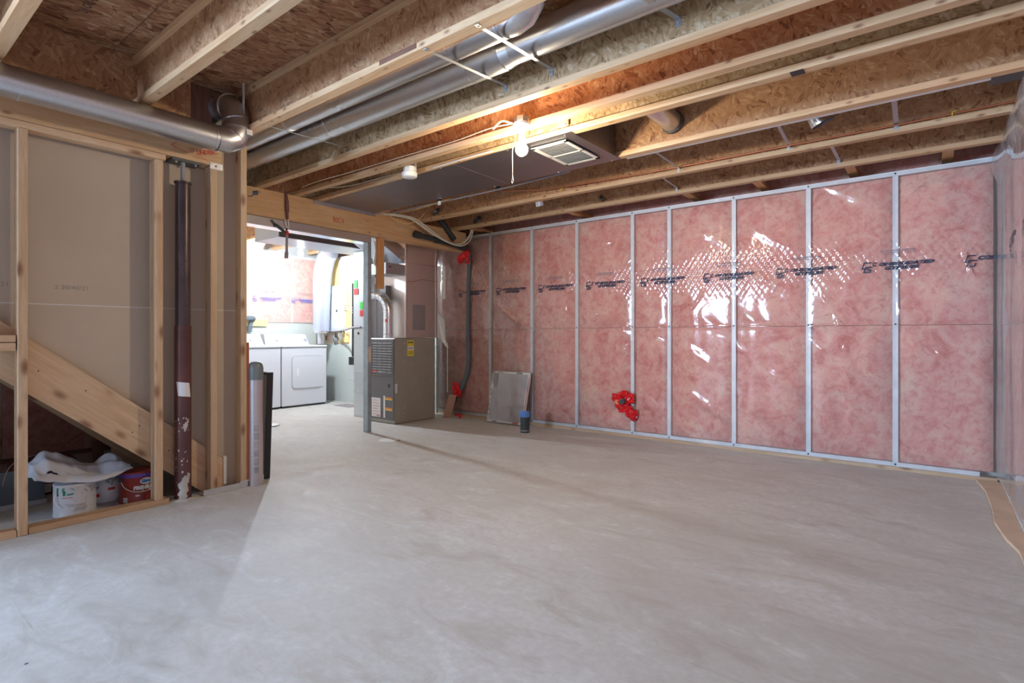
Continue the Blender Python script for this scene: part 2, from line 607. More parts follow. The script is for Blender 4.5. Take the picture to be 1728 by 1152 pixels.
# creases in the sheet: (x0, z0, x1, z1, half width, height)
CREASES = [(.06, 2.12, .33, 1.22, .010, .006), (-.84, 1.06, -.55, .70, .009, .007), (-.80, 1.00, -.60, .74, .007, -.005), (-.78, 1.50, -.62, 1.12, .012, .007),
           (-.62, 1.10, -.58, .86, .010, .006), (-1.80, 1.56, -1.98, 1.30, .014, .008), (-2.52, 1.18, -2.22, 1.02, .010, .006), (-3.22, 1.75, -2.98, 1.28, .012, .008),
           (-2.98, 1.28, -2.60, 1.20, .009, .006), (-3.02, 1.10, -2.78, 1.02, .009, .006), (-2.62, 1.02, -2.74, .80, .016, .008), (-3.36, 1.95, -3.42, 1.40, .014, .008),
           (-3.85, 1.60, -3.45, 1.20, .010, .007), (-4.60, 1.95, -4.42, 1.30, .012, .007), (-4.88, 2.02, -4.96, 1.55, .018, .010), (-4.82, 1.95, -4.80, 1.45, .012, .006),
           (-.20, 2.26, .0, 2.32, .012, .007), (-3.2, 2.28, -2.8, 2.30, .014, .007), (-3.15, 2.08, -2.8, 2.12, .014, .007), (-3.2, 1.95, -2.85, 1.93, .014, .007),
           (-4.45, .55, -4.30, .35, .010, .006), (-3.88, .62, -3.80, .38, .012, .007), (-.05, 1.05, .05, .92, .009, .006), (-2.98, .42, -2.72, .40, .008, .005)]


def polyY(x, z):
    y = D - .006
    for a, b in zip(S, S[1:]):
        if a <= x < b:
            t = (x - a) / (b - a)
            s = math.sin(math.pi * t) ** .7
            seed = int(a * 100)
            y -= s * (.012 + .008 * noise.noise((x * 1.5, seed, z * 1.1)))
            y -= s * .005 * noise.noise((x * 7, seed + 3, z * 2.0 + x * 3))
            # tension folds running diagonally out of the fixings
            f = abs(math.sin((x * 2.1 + z * 3.4 + seed * .7) * 2.2)) ** 14
            y -= s * .006 * f * max(0, noise.noise((x * 2, z * 2, seed)) + .25) * 2
            break
    for (xa, za, xc, zc, w, hgt) in CREASES:
        if x < min(xa, xc) - .06 or x > max(xa, xc) + .06:
            continue
        dx, dz = xc - xa, zc - za
        L2 = dx * dx + dz * dz
        t = ((x - xa) * dx + (z - za) * dz) / L2
        if -.1 < t < 1.1:
            px, pz = xa + t * dx, za + t * dz + .02 * math.sin(t * 5 + xa * 9)
            dd = ((x - px) ** 2 + (z - pz) ** 2) / (w * w)
            if dd < 9:
                y -= 1.8 * hgt * math.exp(-dd) * max(0, math.sin(math.pi * (t + .1) / 1.2))
    # printed band: small pucker dimples in rows
    bnd = math.exp(-((z - 1.72) / .17) ** 2)
    y -= .0034 * bnd * math.sin(x * 2 * math.pi / .055) * math.sin(z * 2 * math.pi / .085)
    y -= .004 * math.exp(-((z - SEAM) / .012) ** 2)
    return y


wb = thing('wall_back', 'far wall of pink insulation between steel studs under clear plastic', None, (-2.4, D, 0), kind='structure')
bx('foundation', 'parged', -8.9, .6, D + .12, D + .42, 0, 2.44, parent=wb)
bx('sole_plate', 'lumber_x', -5.55, .37, D - .005, D + .09, 0, .032, parent=wb)
bx('top_track', 'steel_white', -5.55, .37, D - .003, D + .092, 2.405, 2.44, parent=wb)
bx('bottom_track', 'steel_white', -5.55, .27, D - .003, D + .092, .033, .066, parent=wb)
for x in S[1:-1]:
    bx('steel_stud', 'steel_white', x - .019, x + .019, D, D + .09, .067, 2.404, parent=wb)
    b = B()
    for z in (2.422, .05, SEAM + .01):
        b.cyl((x, D - .004, z), (x, D - .008, z), .007, seg=8)
    b.done('screw_heads', 'black', parent=wb)
for k, (a, b_) in enumerate(zip(S, S[1:])):
    for (z0, z1) in ((.07, SEAM), (SEAM + .004, 2.4)):
        x0, x1 = a + .021, b_ - .021
        if k == 0:
            x0 = a

        def fb(u, v, x0=x0, x1=x1, z0=z0, z1=z1, k=k):
            x = x0 + (x1 - x0) * u
            z = z0 + (z1 - z0) * v
            e = min(1, min(u, 1 - u) * 12, min(v, 1 - v) * 22)
            y = D + .03 * (1 - e) + .004 - .006 * math.sin(math.pi * u) + .009 * noise.noise((x * 6, k * 3.1, z * 5))
            return (x, y, z)
        q = B()
        q.grid(12, 18, fb)
        q.box(x0, x1, D + .035, D + .09, z0, z1)
        q.done('insulation_batt', 'insulation', parent=wb, smooth=True)

# vapour barrier sheet in front of it
q = B()
NX, NZ = 640, 230
q.grid(NX, NZ, lambda u, v: ((lambda x, z: (x, polyY(x, z), z))(-5.55 + 5.915 * u, .03 + 2.40 * v)))
vb = q.done('vapour_barrier', 'poly_wall', parent=wb, smooth=True)


def logo(place, parent, mat='navy_print', mat2='grey_print', clip=None):
    """the printed maker's mark: nested square letters, name in two lines, faint small print above; place(u, v) in metres"""
    b = B()

    def stroke(u0, v0, u1, v1):
        sh = lambda u, v: place(u + (v + .035) * .3, v)
        n = 3
        pts = []
        vv = [b.bm.verts.new(sh(u, v)) for u, v in ((u0, v0), (u1, v0), (u1, v1), (u0, v1))]
        b.bm.faces.new(vv)
    t = .009
    for (ou, ov, w, h) in ((-.235, -.018, .05, .058), (-.215, -.05, .052, .052)):
        stroke(ou, ov, ou + t, ov + h)
        stroke(ou, ov + h - t, ou + w, ov + h)
        stroke(ou, ov, ou + w, ov + t)
    stroke(-.215 + .052 - t, -.05, -.215 + .052, -.05 + .028)
    stroke(-.215 + .024, -.05 + .02, -.215 + .052, -.05 + .029)
    stroke(-.197, -.038, -.180, -.030)
    put_text(b, 'C', .046, lambda u, v: place(-.158 + u, .002 + v), shear=.35, bold=.0022, fit=.036)
    put_text(b, 'ONSOLIDATED', .034, lambda u, v: place(-.115 + u, .004 + v), shear=.35, bold=.0022, fit=.37)
    put_text(b, 'GYPSUM', .037, lambda u, v: place(-.075 + u, -.031 + v), shear=.35, bold=.0022, fit=.235)
    b.done('printed_logo', mat, parent=parent)
    b = B()

    def bar(u0, v0, u1, v1):
        vv = [b.bm.verts.new(place(u, v)) for u, v in ((u0, v0), (u1, v0), (u1, v1), (u0, v1))]
        b.bm.faces.new(vv)
    r = random.Random(3)
    u = -.07
    while u < .11:
        w = r.uniform(.008, .022)
        bar(u, .121, u + w, .129)
        u += w + .004
    for v in (.1, .109):
        u = -.09
        while u < .13:
            w = r.uniform(.006, .02)
            bar(u, v, u + w, v + .0035)
            u += w + .004
    for u in (-.095, .12):
        b.bm.faces.new([b.bm.verts.new(place(u + a, .125 + c)) for a, c in ((-.008, .004), (-.002, -.012), (.014, .012), (0, -.002))])
    b.done('small_print', mat2, parent=parent)


for i in range(9):
    cx = -4.91 + i * .665
    if i < 8:
        logo(lambda u, v, cx=cx: (cx + u, polyY(cx + u, 1.672 + v) - .0035, 1.672 + v), vb)
# the ninth runs into the corner
b = B()
cx = -4.91 + 8 * .665
pl = lambda u, v: (cx + u, polyY(min(cx + u, .36), 1.672 + v) - .0035, 1.672 + v)
for (u0, v0, u1, v1) in ((-.235, -.018, -.226, .04), (-.235, .031, -.185, .04), (-.235, -.018, -.205, -.009), (-.215, -.05, -.206, .002), (-.215, -.007, -.163, .002), (-.215, -.05, -.163, -.041), (-.172, -.05, -.163, -.022)):
    b.bm.faces.new([b.bm.verts.new(pl(u + (v + .035) * .3, v)) for u, v in ((u0, v0), (u1, v0), (u1, v1), (u0, v1))])
put_text(b, 'CON', .04, lambda u, v: pl(-.158 + u, .002 + v), shear=.35, bold=.0022, fit=.13)
b.done('printed_logo', 'navy_print', parent=vb)

# rim space above the wall: batts and plastic behind the last joist
for k in range(10):
    x0 = -5.8 + k * .64
    bx('rim_batt', 'insulation', x0, x0 + .639, D + .26, D + .40, 2.442, ZT - .002, parent=wb)
bx('rim_board', 'osb_web', -8.9, .6, D + .405, D + .42, 2.441, ZT - .002, parent=wb)
q = B()
q.grid(80, 10, lambda u, v: (-5.8 + 6.39 * u, D + .22 + .015 * noise.noise((u * 60, v * 3, 1)), 2.442 + .335 * v))
q.done('rim_plastic', 'clear_poly', parent=wb, smooth=True)
for x in (-4.74, -3.24, -1.92, -1.27, -.55, .08):
    bx('blocking', 'orange_y', x - .035, x + .035, 5.215, D + .2, H + .002, H + .04, parent=wb)

# right wall
wr = thing('wall_right', 'right hand wall of pink insulation under sagging clear plastic', None, (.4, 1, 0), kind='structure')
bx('foundation', 'parged', .5, .6, -3.8, D + .12, 0, 2.44, parent=wr)
for k in range(15):
    y1 = D - .012 - k * .61
    y0 = y1 - .57
    for (z0, z1) in ((.07, SEAM), (SEAM + .004, 2.4)):
        def fr(u, v, y0=y0, y1=y1, z0=z0, z1=z1):
            y = y0 + (y1 - y0) * u
            z = z0 + (z1 - z0) * v
            e = min(1, min(u, 1 - u) * 12, min(v, 1 - v) * 22)
            return (.405 + .03 * (1 - e) + .008 * noise.noise((y * 6, 5, z * 5)), y, z)
        q = B()
        q.grid(6, 10, fr)
        q.box(.44, .49, y0, y1, z0, z1)
        q.done('insulation_batt', 'insulation', parent=wr, smooth=True)
    bx('steel_stud', 'steel_white', .40, .49, y0 - .039, y0 - .001, .036, 2.41, parent=wr)
bx('bottom_track', 'steel_white', .385, .49, -3.6, D - .02, .001, .035, parent=wr)
bx('top_track', 'steel_white', .395, .49, -3.6, D - .02, 2.411, 2.44, parent=wr)


def polyX(y, z):
    t = (D - y) / .61
    s = abs(math.sin(math.pi * t)) ** .7
    x = .395 - s * .016 - .006 * noise.noise((3, y * 3, z * 1.4))
    top = max(0, (z - 2.25) / .35)
    x -= .05 * math.sin(min(1, top) * math.pi) * .8
    x += .06 * top * top
    x -= .03 * math.exp(-((D - y) / .12) ** 2)
    return x


q = B()
q.grid(150, 60, lambda u, v: ((lambda y, z: (polyX(y, z), y, z))(-3.5 + (D - .012 + 3.5) * u, .04 + 2.6 * v)))
vr = q.done('vapour_barrier', 'poly_side', parent=wr, smooth=True)
for i in range(3):
    cy = 4.62 - i * .665
    logo(lambda u, v, cy=cy: (polyX(cy - u, 1.70 + v) - .003, cy - u, 1.70 + v), vr)
for (z0, z1) in ((2.442, ZT - .002),):
    bx('rim_board', 'osb_rim', (.43), .60, -3.6, 5.85, z0, z1, parent=wr)

# laundry end wall
wl = thing('wall_left', 'laundry end wall, pink insulation above pale painted concrete', None, (-8.5, 4, 0), kind='structure')
bx('foundation', 'parged', -8.72, -8.5, 2.1, D + .12, 0, 1.31, parent=wl)
bx('upper_backing', 'parged', -8.72, -8.62, 2.1, D + .12, 1.31, 2.44, parent=wl)
LS = [2.6, 3.2, 3.75, 4.33, 4.91, 5.42]
for a, c in zip(LS, LS[1:]):
    bx('insulation_batt', 'insulation', -8.6, -8.505, a + .02, c - .02, 1.32, 2.4, parent=wl)
    bx('steel_stud', 'steel_white', -8.6, -8.5, a - .019, a + .019, 1.32, 2.4, parent=wl)
bx('top_track', 'steel_white', -8.6, -8.497, 2.2, 5.4, 2.401, 2.44, parent=wl)
bx('ledge_board', 'ply_yellow', -8.5, -8.46, 3.0, 4.46, 1.25, 1.35, parent=wl)
q = B()
q.grid(90, 40, lambda u, v: ((lambda y, z: (-8.485 + .008 * noise.noise((y * 3, z * 1.5, 9)) + .01 * abs(math.sin(math.pi * (y - 4.33) / .58)), y, z))(2.3 + 3.1 * u, 1.312 + 1.12 * v)))
vl = q.done('vapour_barrier', 'poly_laundry', parent=wl, smooth=True)
for cy in (4.45, 5.1):
    logo(lambda u, v, cy=cy: (-8.463, cy + u, 1.69 + v), vl, 'violet_print', 'grey_print')

# window wall behind the camera and the other enclosing walls
wf = thing('wall_front', 'white drywall behind the camera with a high window', None, (-2, -3.6, 0), kind='structure')
bx('drywall_below', 'white_wall', -8.9, .6, -3.75, -3.6, 0, 1.25, parent=wf)
bx('drywall_above', 'white_wall', -8.9, .6, -3.75, -3.6, 2.36, ZT - .002, parent=wf)
for (a, c) in ((-8.9, -6.0), (-3.6, .6)):
    bx('drywall_pier', 'white_wall', a, c, -3.75, -3.6, 1.25, 2.36, parent=wf)
wn = thing('window_1', 'wide basement window high in the wall behind the camera', None, (-4.8, -3.7, 1.25), kind='structure')
for (p, r_, e, f) in ((-6.0, -3.6, 1.25, 1.30), (-6.0, -3.6, 2.31, 2.36), (-6.0, -5.95, 1.30, 2.31), (-3.65, -3.6, 1.30, 2.31), (-4.83, -4.77, 1.30, 2.31)):
    bx('window_frame', 'white_plastic', p, r_, -3.72, -3.64, e, f, parent=wn)
wo = thing('wall_outer', 'white drywall closing the left end of the basement, with an added light-blocking sheet', None, (-8.95, 0, 0), kind='structure')
bx('drywall_sheet', 'white_wall', -9.0, -8.9, -3.8, 5.85, 0, ZT - .002, parent=wo)
bx('drywall_sheet', 'white_wall', -8.9, -4.12, -1.04, -1.01, 0, H - .002, parent=wo)  # unseen sheet added to keep window light from under the stairs

ws = thing('wall_stair_side', 'pink insulated wall under clear plastic beyond the stairs', None, (-6.3, 0, 0), kind='structure')
bx('foundation', 'parged', -6.55, -6.4, -.9, 2.2, 0, ZT - .002, parent=ws)
for k in range(5):
    y0 = -.87 + k * .61
    bx('insulation_batt', 'insulation', -6.39, -6.3, y0 + .02, y0 + .59, .04, 2.42, parent=ws)
    bx('wall_stud', 'lumber_z', -6.39, -6.3, y0 - .018, y0 + .018, .04, 2.42, parent=ws)
bx('bottom_plate', 'dark_wood_y', -6.39, -6.29, -.9, 2.2, 0, .038, parent=ws)
q = B()
q.grid(120, 30, lambda u, v: ((lambda y, z: (-6.265 + .02 * noise.noise((y * 2.5 + z, z * 2.5, 4)), y, z))(-.88 + 3.0 * u, .04 + 2.4 * v)))
q.done('vapour_barrier', 'clear_poly', parent=ws, smooth=True)
wp = thing('wall_partition', 'drywall partition between the stairs and the laundry, with added unseen light-blocking sheets', None, (-6.9, 2.2, 0), kind='structure')
bx('drywall_sheet', 'white_wall', -8.9, -5.112, 2.2, 2.32, 0, H - .002, parent=wp)
bx('drywall_sheet', 'drywall_back', -5.125, -5.112, 1.90, 2.199, 0, H - .002, parent=wp)  # hidden sheet added to stop bulb light leaking under the stairs
bx('drywall_sheet', 'drywall_back', -5.11, -4.096, 1.90, 1.913, 0, H - .002, parent=wp)  # also added out of view, shuts laundry light out of the stair end

# ------------------------------------------------------------------ stair wall: studs, plates, drywall behind
wst = thing('wall_stairs', 'open stud wall with bare drywall on its stair side', None, (-4, .7, 0), kind='structure')
XO, XI = -3.95, -4.037
bx('bottom_plate', 'lumber_y', XI, XO, -1.0, .672, 0, .036, parent=wst, bev=.002)
bx('bottom_plate', 'lumber_y', XI, XO, .722, 1.42, 0, .036, parent=wst, bev=.002)
bx('top_plate', 'lumber_y', XI, XO, -1.0, 1.40, 2.24, 2.278, parent=wst, bev=.002)
for y in (-.92, -.35, .08):
    bx('wall_stud', 'lumber_z', XI, XO, y, y + .04, .037, 2.238, parent=wst, bev=.002)
bx('wall_stud', 'lumber_z', XI + .002, XO + .004, .676, .718, .002, 2.238, parent=wst, bev=.002)
bx('wall_stud', 'lumber_z', XI, XO, 1.342, 1.384, .037, 2.238, parent=wst, bev=.002)
bx('wall_stud', 'lumber_z', XI, XO, 1.678, 1.722, .012, 2.276, parent=wst, bev=.002)
bx('wall_stud', 'lumber_z', XI, XO - .002, 1.886, 1.928, .012, H - .002, parent=wst, bev=.002)
stop = lambda y: 1.087 - .8157 * (y - .735)
sbot = lambda y: .876 - .8157 * (y - .619)
# drywall, upper sheet and lower sheet above the stringer
bx('drywall_sheet', 'drywall_back', -4.092, -4.079, -1.0, 1.925, 1.286, 2.277, parent=wst)
bx('drywall_sheet', 'drywall_back', -4.092, -4.079, 1.76, 1.925, 2.2775, ZT - .003, parent=wst)
ylo = .735 - (1.28 - 1.087) / .8157
B().prism([(-4.092, ylo, 1.28), (-4.092, 1.925, 1.28), (-4.092, 1.925, .002), (-4.092, 1.80, .002), (-4.092, 1.80, stop(1.80) - .08), (-4.092, ylo, 1.2)], (.013, 0, 0)).done('drywall_sheet', 'drywall_back', parent=wst)
bx('paper_seam', 'drywall_paper', -4.09, -4.0775, -1.0, 1.925, 1.2805, 1.2855, parent=wst)
# torn white edge of the sheet along the stringer
q = B()
n = 26
pts = []
for i in range(n + 1):
    y = 1.36 + (1.80 - 1.36) * i / n
    pts.append((-4.0765, y, stop(y) + .004 + .012 * abs(noise.noise((y * 22, 1, 2)))))
pts += [(-4.0765, 1.80, stop(1.80) - .02), (-4.0765, 1.36, stop(1.36) - .02)]
q.prism(pts, (.003, 0, 0)).done('torn_paper', 'drywall_paper', parent=wst)
bx('torn_paper', 'drywall_paper', -4.078, -4.04, 1.803, 1.825, .03, stop(1.80) + .01, parent=wst)
q = B()
put_text(q, '2 20/40/21', .035, lambda u, v: (-4.078, .86 + u, 1.375 + v), sx=1.1)
put_text(q, '21', .035, lambda u, v: (-4.078, .625 + u, 1.375 + v), sx=1.1)
q.done('pencil_marks', 'pencil', parent=wst)
# galvanised angle at the foot of the last two studs
q = B()
q.box(XO + .001, XO + .004, 1.63, 1.93, .002, .04)
q.box(XI - .01, XO + .001, 1.63, 1.93, .0005, .011)
q.box(XO + .001, XO + .004, 1.88, 1.94, .04, .052)
q.done('sole_track', 'galv_bright', parent=wst)

# staircase
st = thing('staircase', 'unfinished wooden basement stairs with a wide plank stringer', 'staircase', (-4.5, 1.2, 0))
ang = math.atan(.8157)
for (x0, x1, top, bot, yb) in ((-4.076, -4.04, 0, 0, 1.797), (-5.05, -5.012, 0, .13, 1.797)):
    ya = -1.2
    q = B()
    q.prism([(x0, ya, stop(ya)), (x0, yb, stop(yb)), (x0, yb, .012), (x0, 1.66, .012), (x0, ya, sbot(ya) + bot)], (x1 - x0, 0, 0))
    # the object's own x runs along the board, for the grain
    o = q.done('stringer', 'lumber_x', parent=st)
    M = Matrix.Rotation(-ang, 3, 'X') @ Matrix.Rotation(math.pi / 2, 3, 'Z')
    for v in o.data.vertices:
        v.co = M.inverted() @ v.co
    o.rotation_euler = M.to_euler()
for k in range(10):
    y = 1.72 - k * .235
    z = stop(y) + .03
    if z > 2.3:
        break
    bx('tread', 'lumber_x', -5.01, -4.094, y - .26, y + .02, z - .035, z, parent=st)
    bx('riser', 'osb_web', -5.01, -4.094, y - .02, y, max(.002, z - .17), z - .037, parent=st)
q = B()
for (y, dz) in ((.78, .12), (1.0, .17), (1.24, .08), (1.28, .15), (1.45, .1), (1.55, .17)):
    z = (stop(y) + sbot(y)) / 2 - .12 + dz
    q.cyl((-4.041, y, z), (-4.0385, y, z), .004, seg=8)
q.done('nail_heads', 'black', parent=st)

# two short boards at the left edge, level with the landing
for z0, z1, lab in ((1.064, 1.103, 'upper of two short boards nailed behind the leftmost stud'), (1.016, 1.06, 'lower of two short boards nailed behind the leftmost stud')):
    bx('short_board', 'lumber_y', -4.036, -3.955, .13, .67, z0, z1, .002, label=lab, cat='board')
bx('prop_stud', 'dark_wood_z', -5.49, -5.45, 1.40, 1.47, 0, 1.2, label='dark upright post standing under the stairs', cat='post')
bx('ledger_board', 'lumber_y', -5.5, -5.42, -.2, 2.1, 1.205, 1.29, label='board across the top of the dark post under the stairs', cat='board')

# ------------------------------------------------------------------ beams
q = B()
for i in range(3):
    q.box(-4.075 + i * .042, -4.075 + i * .042 + .040, -1.6, 1.752, 2.28, H - .001, .002)
lb = q.done('support_beam', 'glulam_y', label='built-up beam above the stud wall with red handwriting', cat='beam')
q = B()
xb = -3.9485
put_text(q, '1/2', .04, lambda u, v: (xb, 1.535 + u, 2.335 + v), sx=.75, bold=.0)
put_text(q, 'UNDER', .045, lambda u, v: (xb, 1.588 + u, 2.325 + v + .3 * u), fit=.115, bold=.0015, shear=-.1)
for (p0, p1) in (((1.43, 2.352), (1.53, 2.322)), ((1.43, 2.352), (1.465, 2.38)), ((1.43, 2.352), (1.46, 2.336)), ((1.56, 2.312), (1.66, 2.306))):
    a, c = Vector((xb, p0[0], p0[1])), Vector((xb, p1[0], p1[1]))
    n_ = Vector((0, -(c - a).z, (c - a).y)).normalized() * .0017
    q.bm.faces.new([q.bm.verts.new(t) for t in (a + n_, c + n_, c - n_, a - n_)])
q.done('red_handwriting', 'red_ink', parent=lb)
q = B()
q.box(-4.03, -3.9475, 1.668, 1.76, 2.2765, 2.2795)
q.box(-3.949, -3.9455, 1.672, 1.756, 2.255, 2.30)
hg = q.done('beam_bracket', 'galv_bright', parent=lb)
B().cyl((-3.9455, 1.71, 2.277), (-3.944, 1.71, 2.277), .006, seg=10).done('bracket_hole', 'black', parent=hg)

q = B()
for i in range(3):
    q.box(-5.105 + i * .043, -5.105 + i * .043 + .041, 2.18, 5.38, 2.222, H - .001, .002)
db = q.done('support_beam', 'glulam_y', label='long beam over the laundry opening carried by a grey steel stud', cat='beam')
q = B()
xb = -4.9755
put_text(q, 'BOC A', .075, lambda u, v: (xb, 3.33 + u, 2.295 + v), sx=.6, bold=.001)
q.done('red_handwriting', 'red_ink', parent=db)
bx('head_track', 'galv_bright', -5.14, -4.985, 2.3, 3.82, 2.135, 2.22, .004, label='bright galvanised channel under the beam over the laundry opening', cat='channel')

# ------------------------------------------------------------------ floor joists
def joist(y, x0, x1, label, web='osb_web', fl='flange_x', holes=()):
    """I-joist: y is the far edge of its flanges"""
    t = thing('floor_joist', label, 'joist', ((x0 + x1) / 2, y - .03, H), 'floor joists')
    bx('bottom_flange', fl, x0, x1, y - .063, y, H, H + .038, .002, parent=t)
    bx('top_flange', fl, x0, x1, y - .063, y, ZT - .039, ZT - .001, .002, parent=t)
    bx('web', web, x0 + .001, x1 - .001, y - .037, y - .027, H + .038, ZT - .039, parent=t)
    return t


XR = .425
for k, y in enumerate((-2.9, -2.3, -1.7, -1.1, -.5)):
    joist(y, -6.2, XR, 'floor joist behind the camera, %s from the window wall' % ('first', 'second', 'third', 'fourth', 'fifth')[k])
j0 = joist(.03, -3.82, XR, 'floor joist directly above the camera, outside the picture')
ja = joist(.575, -3.82, XR, 'floor joist in the top left corner of the picture', 'osb_web')
j1 = joist(1.235, -3.82, XR, 'floor joist ending at the strand board rim above the stud wall')
j2 = joist(1.85, -3.9, XR, 'floor joist on the left side of the twin round ducts', 'osb_web')
j3 = joist(2.58, -8.45, XR, 'floor joist on the right side of the twin round ducts', 'osb_web_pale')
j4 = joist(2.95, -8.45, XR, 'floor joist carrying the light socket', 'osb_red')
j5 = joist(3.20, -8.45, XR, 'floor joist on the near side of the flat grey duct', 'osb_web_pale')
j6 = joist(3.87, -8.45, XR, 'floor joist on the far side of the air grille')
j7 = joist(4.58, -8.45, XR, 'floor joist with the thin copper line along its flange')
j8 = joist(5.21, -8.45, XR, 'last floor joist beside the pink back wall')
q = B()
rr = random.Random(11)
for (u0, s1, s2) in ((-3.3, 'OSL NPGO', 'SPN 00M11'), (-3.62, 'CSI 0864', 'REL 07 11'), (-2.55, 'OB-ENG', '')):
    put_text(q, s1, .034, lambda u, v, u0=u0: (u0 + u, 1.8125, 2.585 + v), bold=0)
    if s2:
        put_text(q, s2, .034, lambda u, v, u0=u0: (u0 + .02 + u, 1.8125, 2.555 + v - .02), bold=0)
q.done('ink_stamp', 'brown_ink', parent=j2)
bx('flange_patch', 'dark_wood_x', -2.26, -1.98, 1.785, 1.7865, H + .012, H + .037, parent=j2)
bx('black_tape', 'black', -.60, -.535, 3.1365, 3.20, H - .002, H - .0005, parent=j5)

# rim and blocking over the stair beam
rb = thing('rim_board', 'strand board rim standing on the beam behind the silver duct', 'rim board', (-3.85, .3, H), None)
bx('web', 'osb_rim', -3.85, -3.825, -1.6, 1.5, H + .001, ZT - .001, parent=rb)
bx('squash_block', 'dark_wood_z', -3.937, -3.899, 1.528, 1.665, H + .001, ZT - .001, .002, label='short upright block at the end of the strand board rim', cat='block')  # dark wood colour stands in for the shade on this block
bx('squash_block', 'orange_y', -4.0, -3.90, 1.668, 1.76, H + .001, H + .04, .002, label='short flat block on the beam beside the duct elbow', cat='block')
bx('squash_block', 'orange_y', -3.86, -3.83, 1.24, 1.36, H + .001, H + .03, .002, label='orange offcut under the end of the joist at the rim', cat='block')
bx('rim_header', 'osb_web', -5.02, -3.96, 1.27, 1.295, H + .001, ZT - .041, label='strand board header seen in the dark beyond the upright block', cat='rim board')
# printed line on the subfloor
q = B()
for k in range(34):
    x = -3.55 + k * .03
    if k % 6 == 0:
        q.bm.faces.new([q.bm.verts.new(p) for p in ((x, .80, ZT - .0006), (x + .006, .80, ZT - .0006), (x + .006, .90, ZT - .0006), (x, .90, ZT - .0006))])
put_text(q, '24 OC 4x8 3/4 T&G 16 24 OC 4x8', .055, lambda u, v: (-3.5 + u, .87 - v, ZT - .0006), sx=.9, bold=.003)
q.done('ink_stamp', 'brown_ink', parent=ceil)

# ------------------------------------------------------------------ ducts
def seam_rings(b, p0, p1, r, ats, par):
    p0, p1 = Vector(p0), Vector(p1)
    for t in ats:
        c = p0.lerp(p1, t)
        d = (p1 - p0).normalized() * .006
        B().cyl(c - d, c + d, r + .003, seg=40).done('joint_band', b, parent=par, smooth=True)


# single round duct along the stair wall, with its elbow
dl = thing('round_duct', 'shiny round duct running above the stud wall at the left', 'duct', (-3.7, .3, 2.30))
B().cyl((-3.7, -1.4, 2.388), (-3.7, 1.60, 2.388), .081, seg=48).done('pipe', 'galvanised', parent=dl, smooth=True)
seam_rings('galvanised', (-3.7, -1.4, 2.388), (-3.7, 1.6, 2.388), .081, (.68, .995), dl)
q = B()
pts = [(-3.7, 1.60, 2.388), (-3.7, 1.655, 2.392), (-3.7, 1.705, 2.42), (-3.7, 1.735, 2.475), (-3.705, 1.738, 2.53), (-3.725, 1.735, 2.60), (-3.775, 1.73, 2.645), (-3.85, 1.725, 2.66), (-4.3, 1.7, 2.66)]
q.tube(pts, [.083, .087, .09, .09, .088, .088, .086, .084, .082], 32)
q.done('elbow', 'galvanised', parent=dl, smooth=True)
q = B()
for i, tl in ((2, 0), (3, 1), (4, 2), (6, 4)):
    a, c = Vector(pts[i]), Vector(pts[i + 1])
    d = (c - a).normalized() * .004
    q.cyl(a - d, a + d, .0935, seg=32)
q.done('elbow_seams', 'galv_bright', parent=dl, smooth=True)
q = B()
q.box(-3.612, -3.609, 1.76, 1.80, 2.44, 2.475)
q.done('sticker', 'paper_white', parent=dl)
bx('hanger_strap', 'steel_white', -3.652, -3.628, 1.752, 1.755, 2.52, ZT - .001, label='grey metal strap holding the duct elbow to the subfloor', cat='strap')
bx('hanger_strap', 'steel_white', -3.712, -3.688, .565, .568, 2.465, 2.58, label='short metal strap holding the duct at the left edge', cat='strap')

dt = thing('round_duct', 'smaller of the twin round ducts, ending in an upward elbow', 'duct', (-3.2, 2.05, 2.53), 'twin round ducts')
c1 = (2.035, 2.605)
B().cyl((-5.9, *c1), (-1.63, *c1), .072, seg=40).done('pipe', 'galvanised', parent=dt, smooth=True)
seam_rings('galv_bright', (-5.9, *c1), (-1.63, *c1), .072, (.55, .92, .995), dt)
q = B()
q.tube([(-1.63, *c1), (-1.58, *c1), (-1.53, c1[0], c1[1] + .015), (-1.485, c1[0], c1[1] + .06), (-1.47, c1[0], c1[1] + .12), (-1.47, c1[0], ZT - .002)], [.074, .077, .08, .08, .078, .078], 28)
q.done('elbow', 'galv_bright', parent=dt, smooth=True)
du = thing('round_duct', 'larger of the twin round ducts between the joists', 'duct', (-3, 2.31, 2.55), 'twin round ducts')
c2 = (2.33, 2.662)
B().cyl((-5.9, *c2), (-1.86, *c2), .098, seg=48).done('pipe', 'galvanised', parent=du, smooth=True)
B().cyl((-1.88, *c2), (-1.80, *c2), .098, .086, seg=48).cyl((-1.80, *c2), (XR, *c2), .086, seg=48).done('pipe', 'galvanised', parent=du, smooth=True)
seam_rings('galv_bright', (-5.9, *c2), (-1.86, *c2), .098, (.6, .94), du)


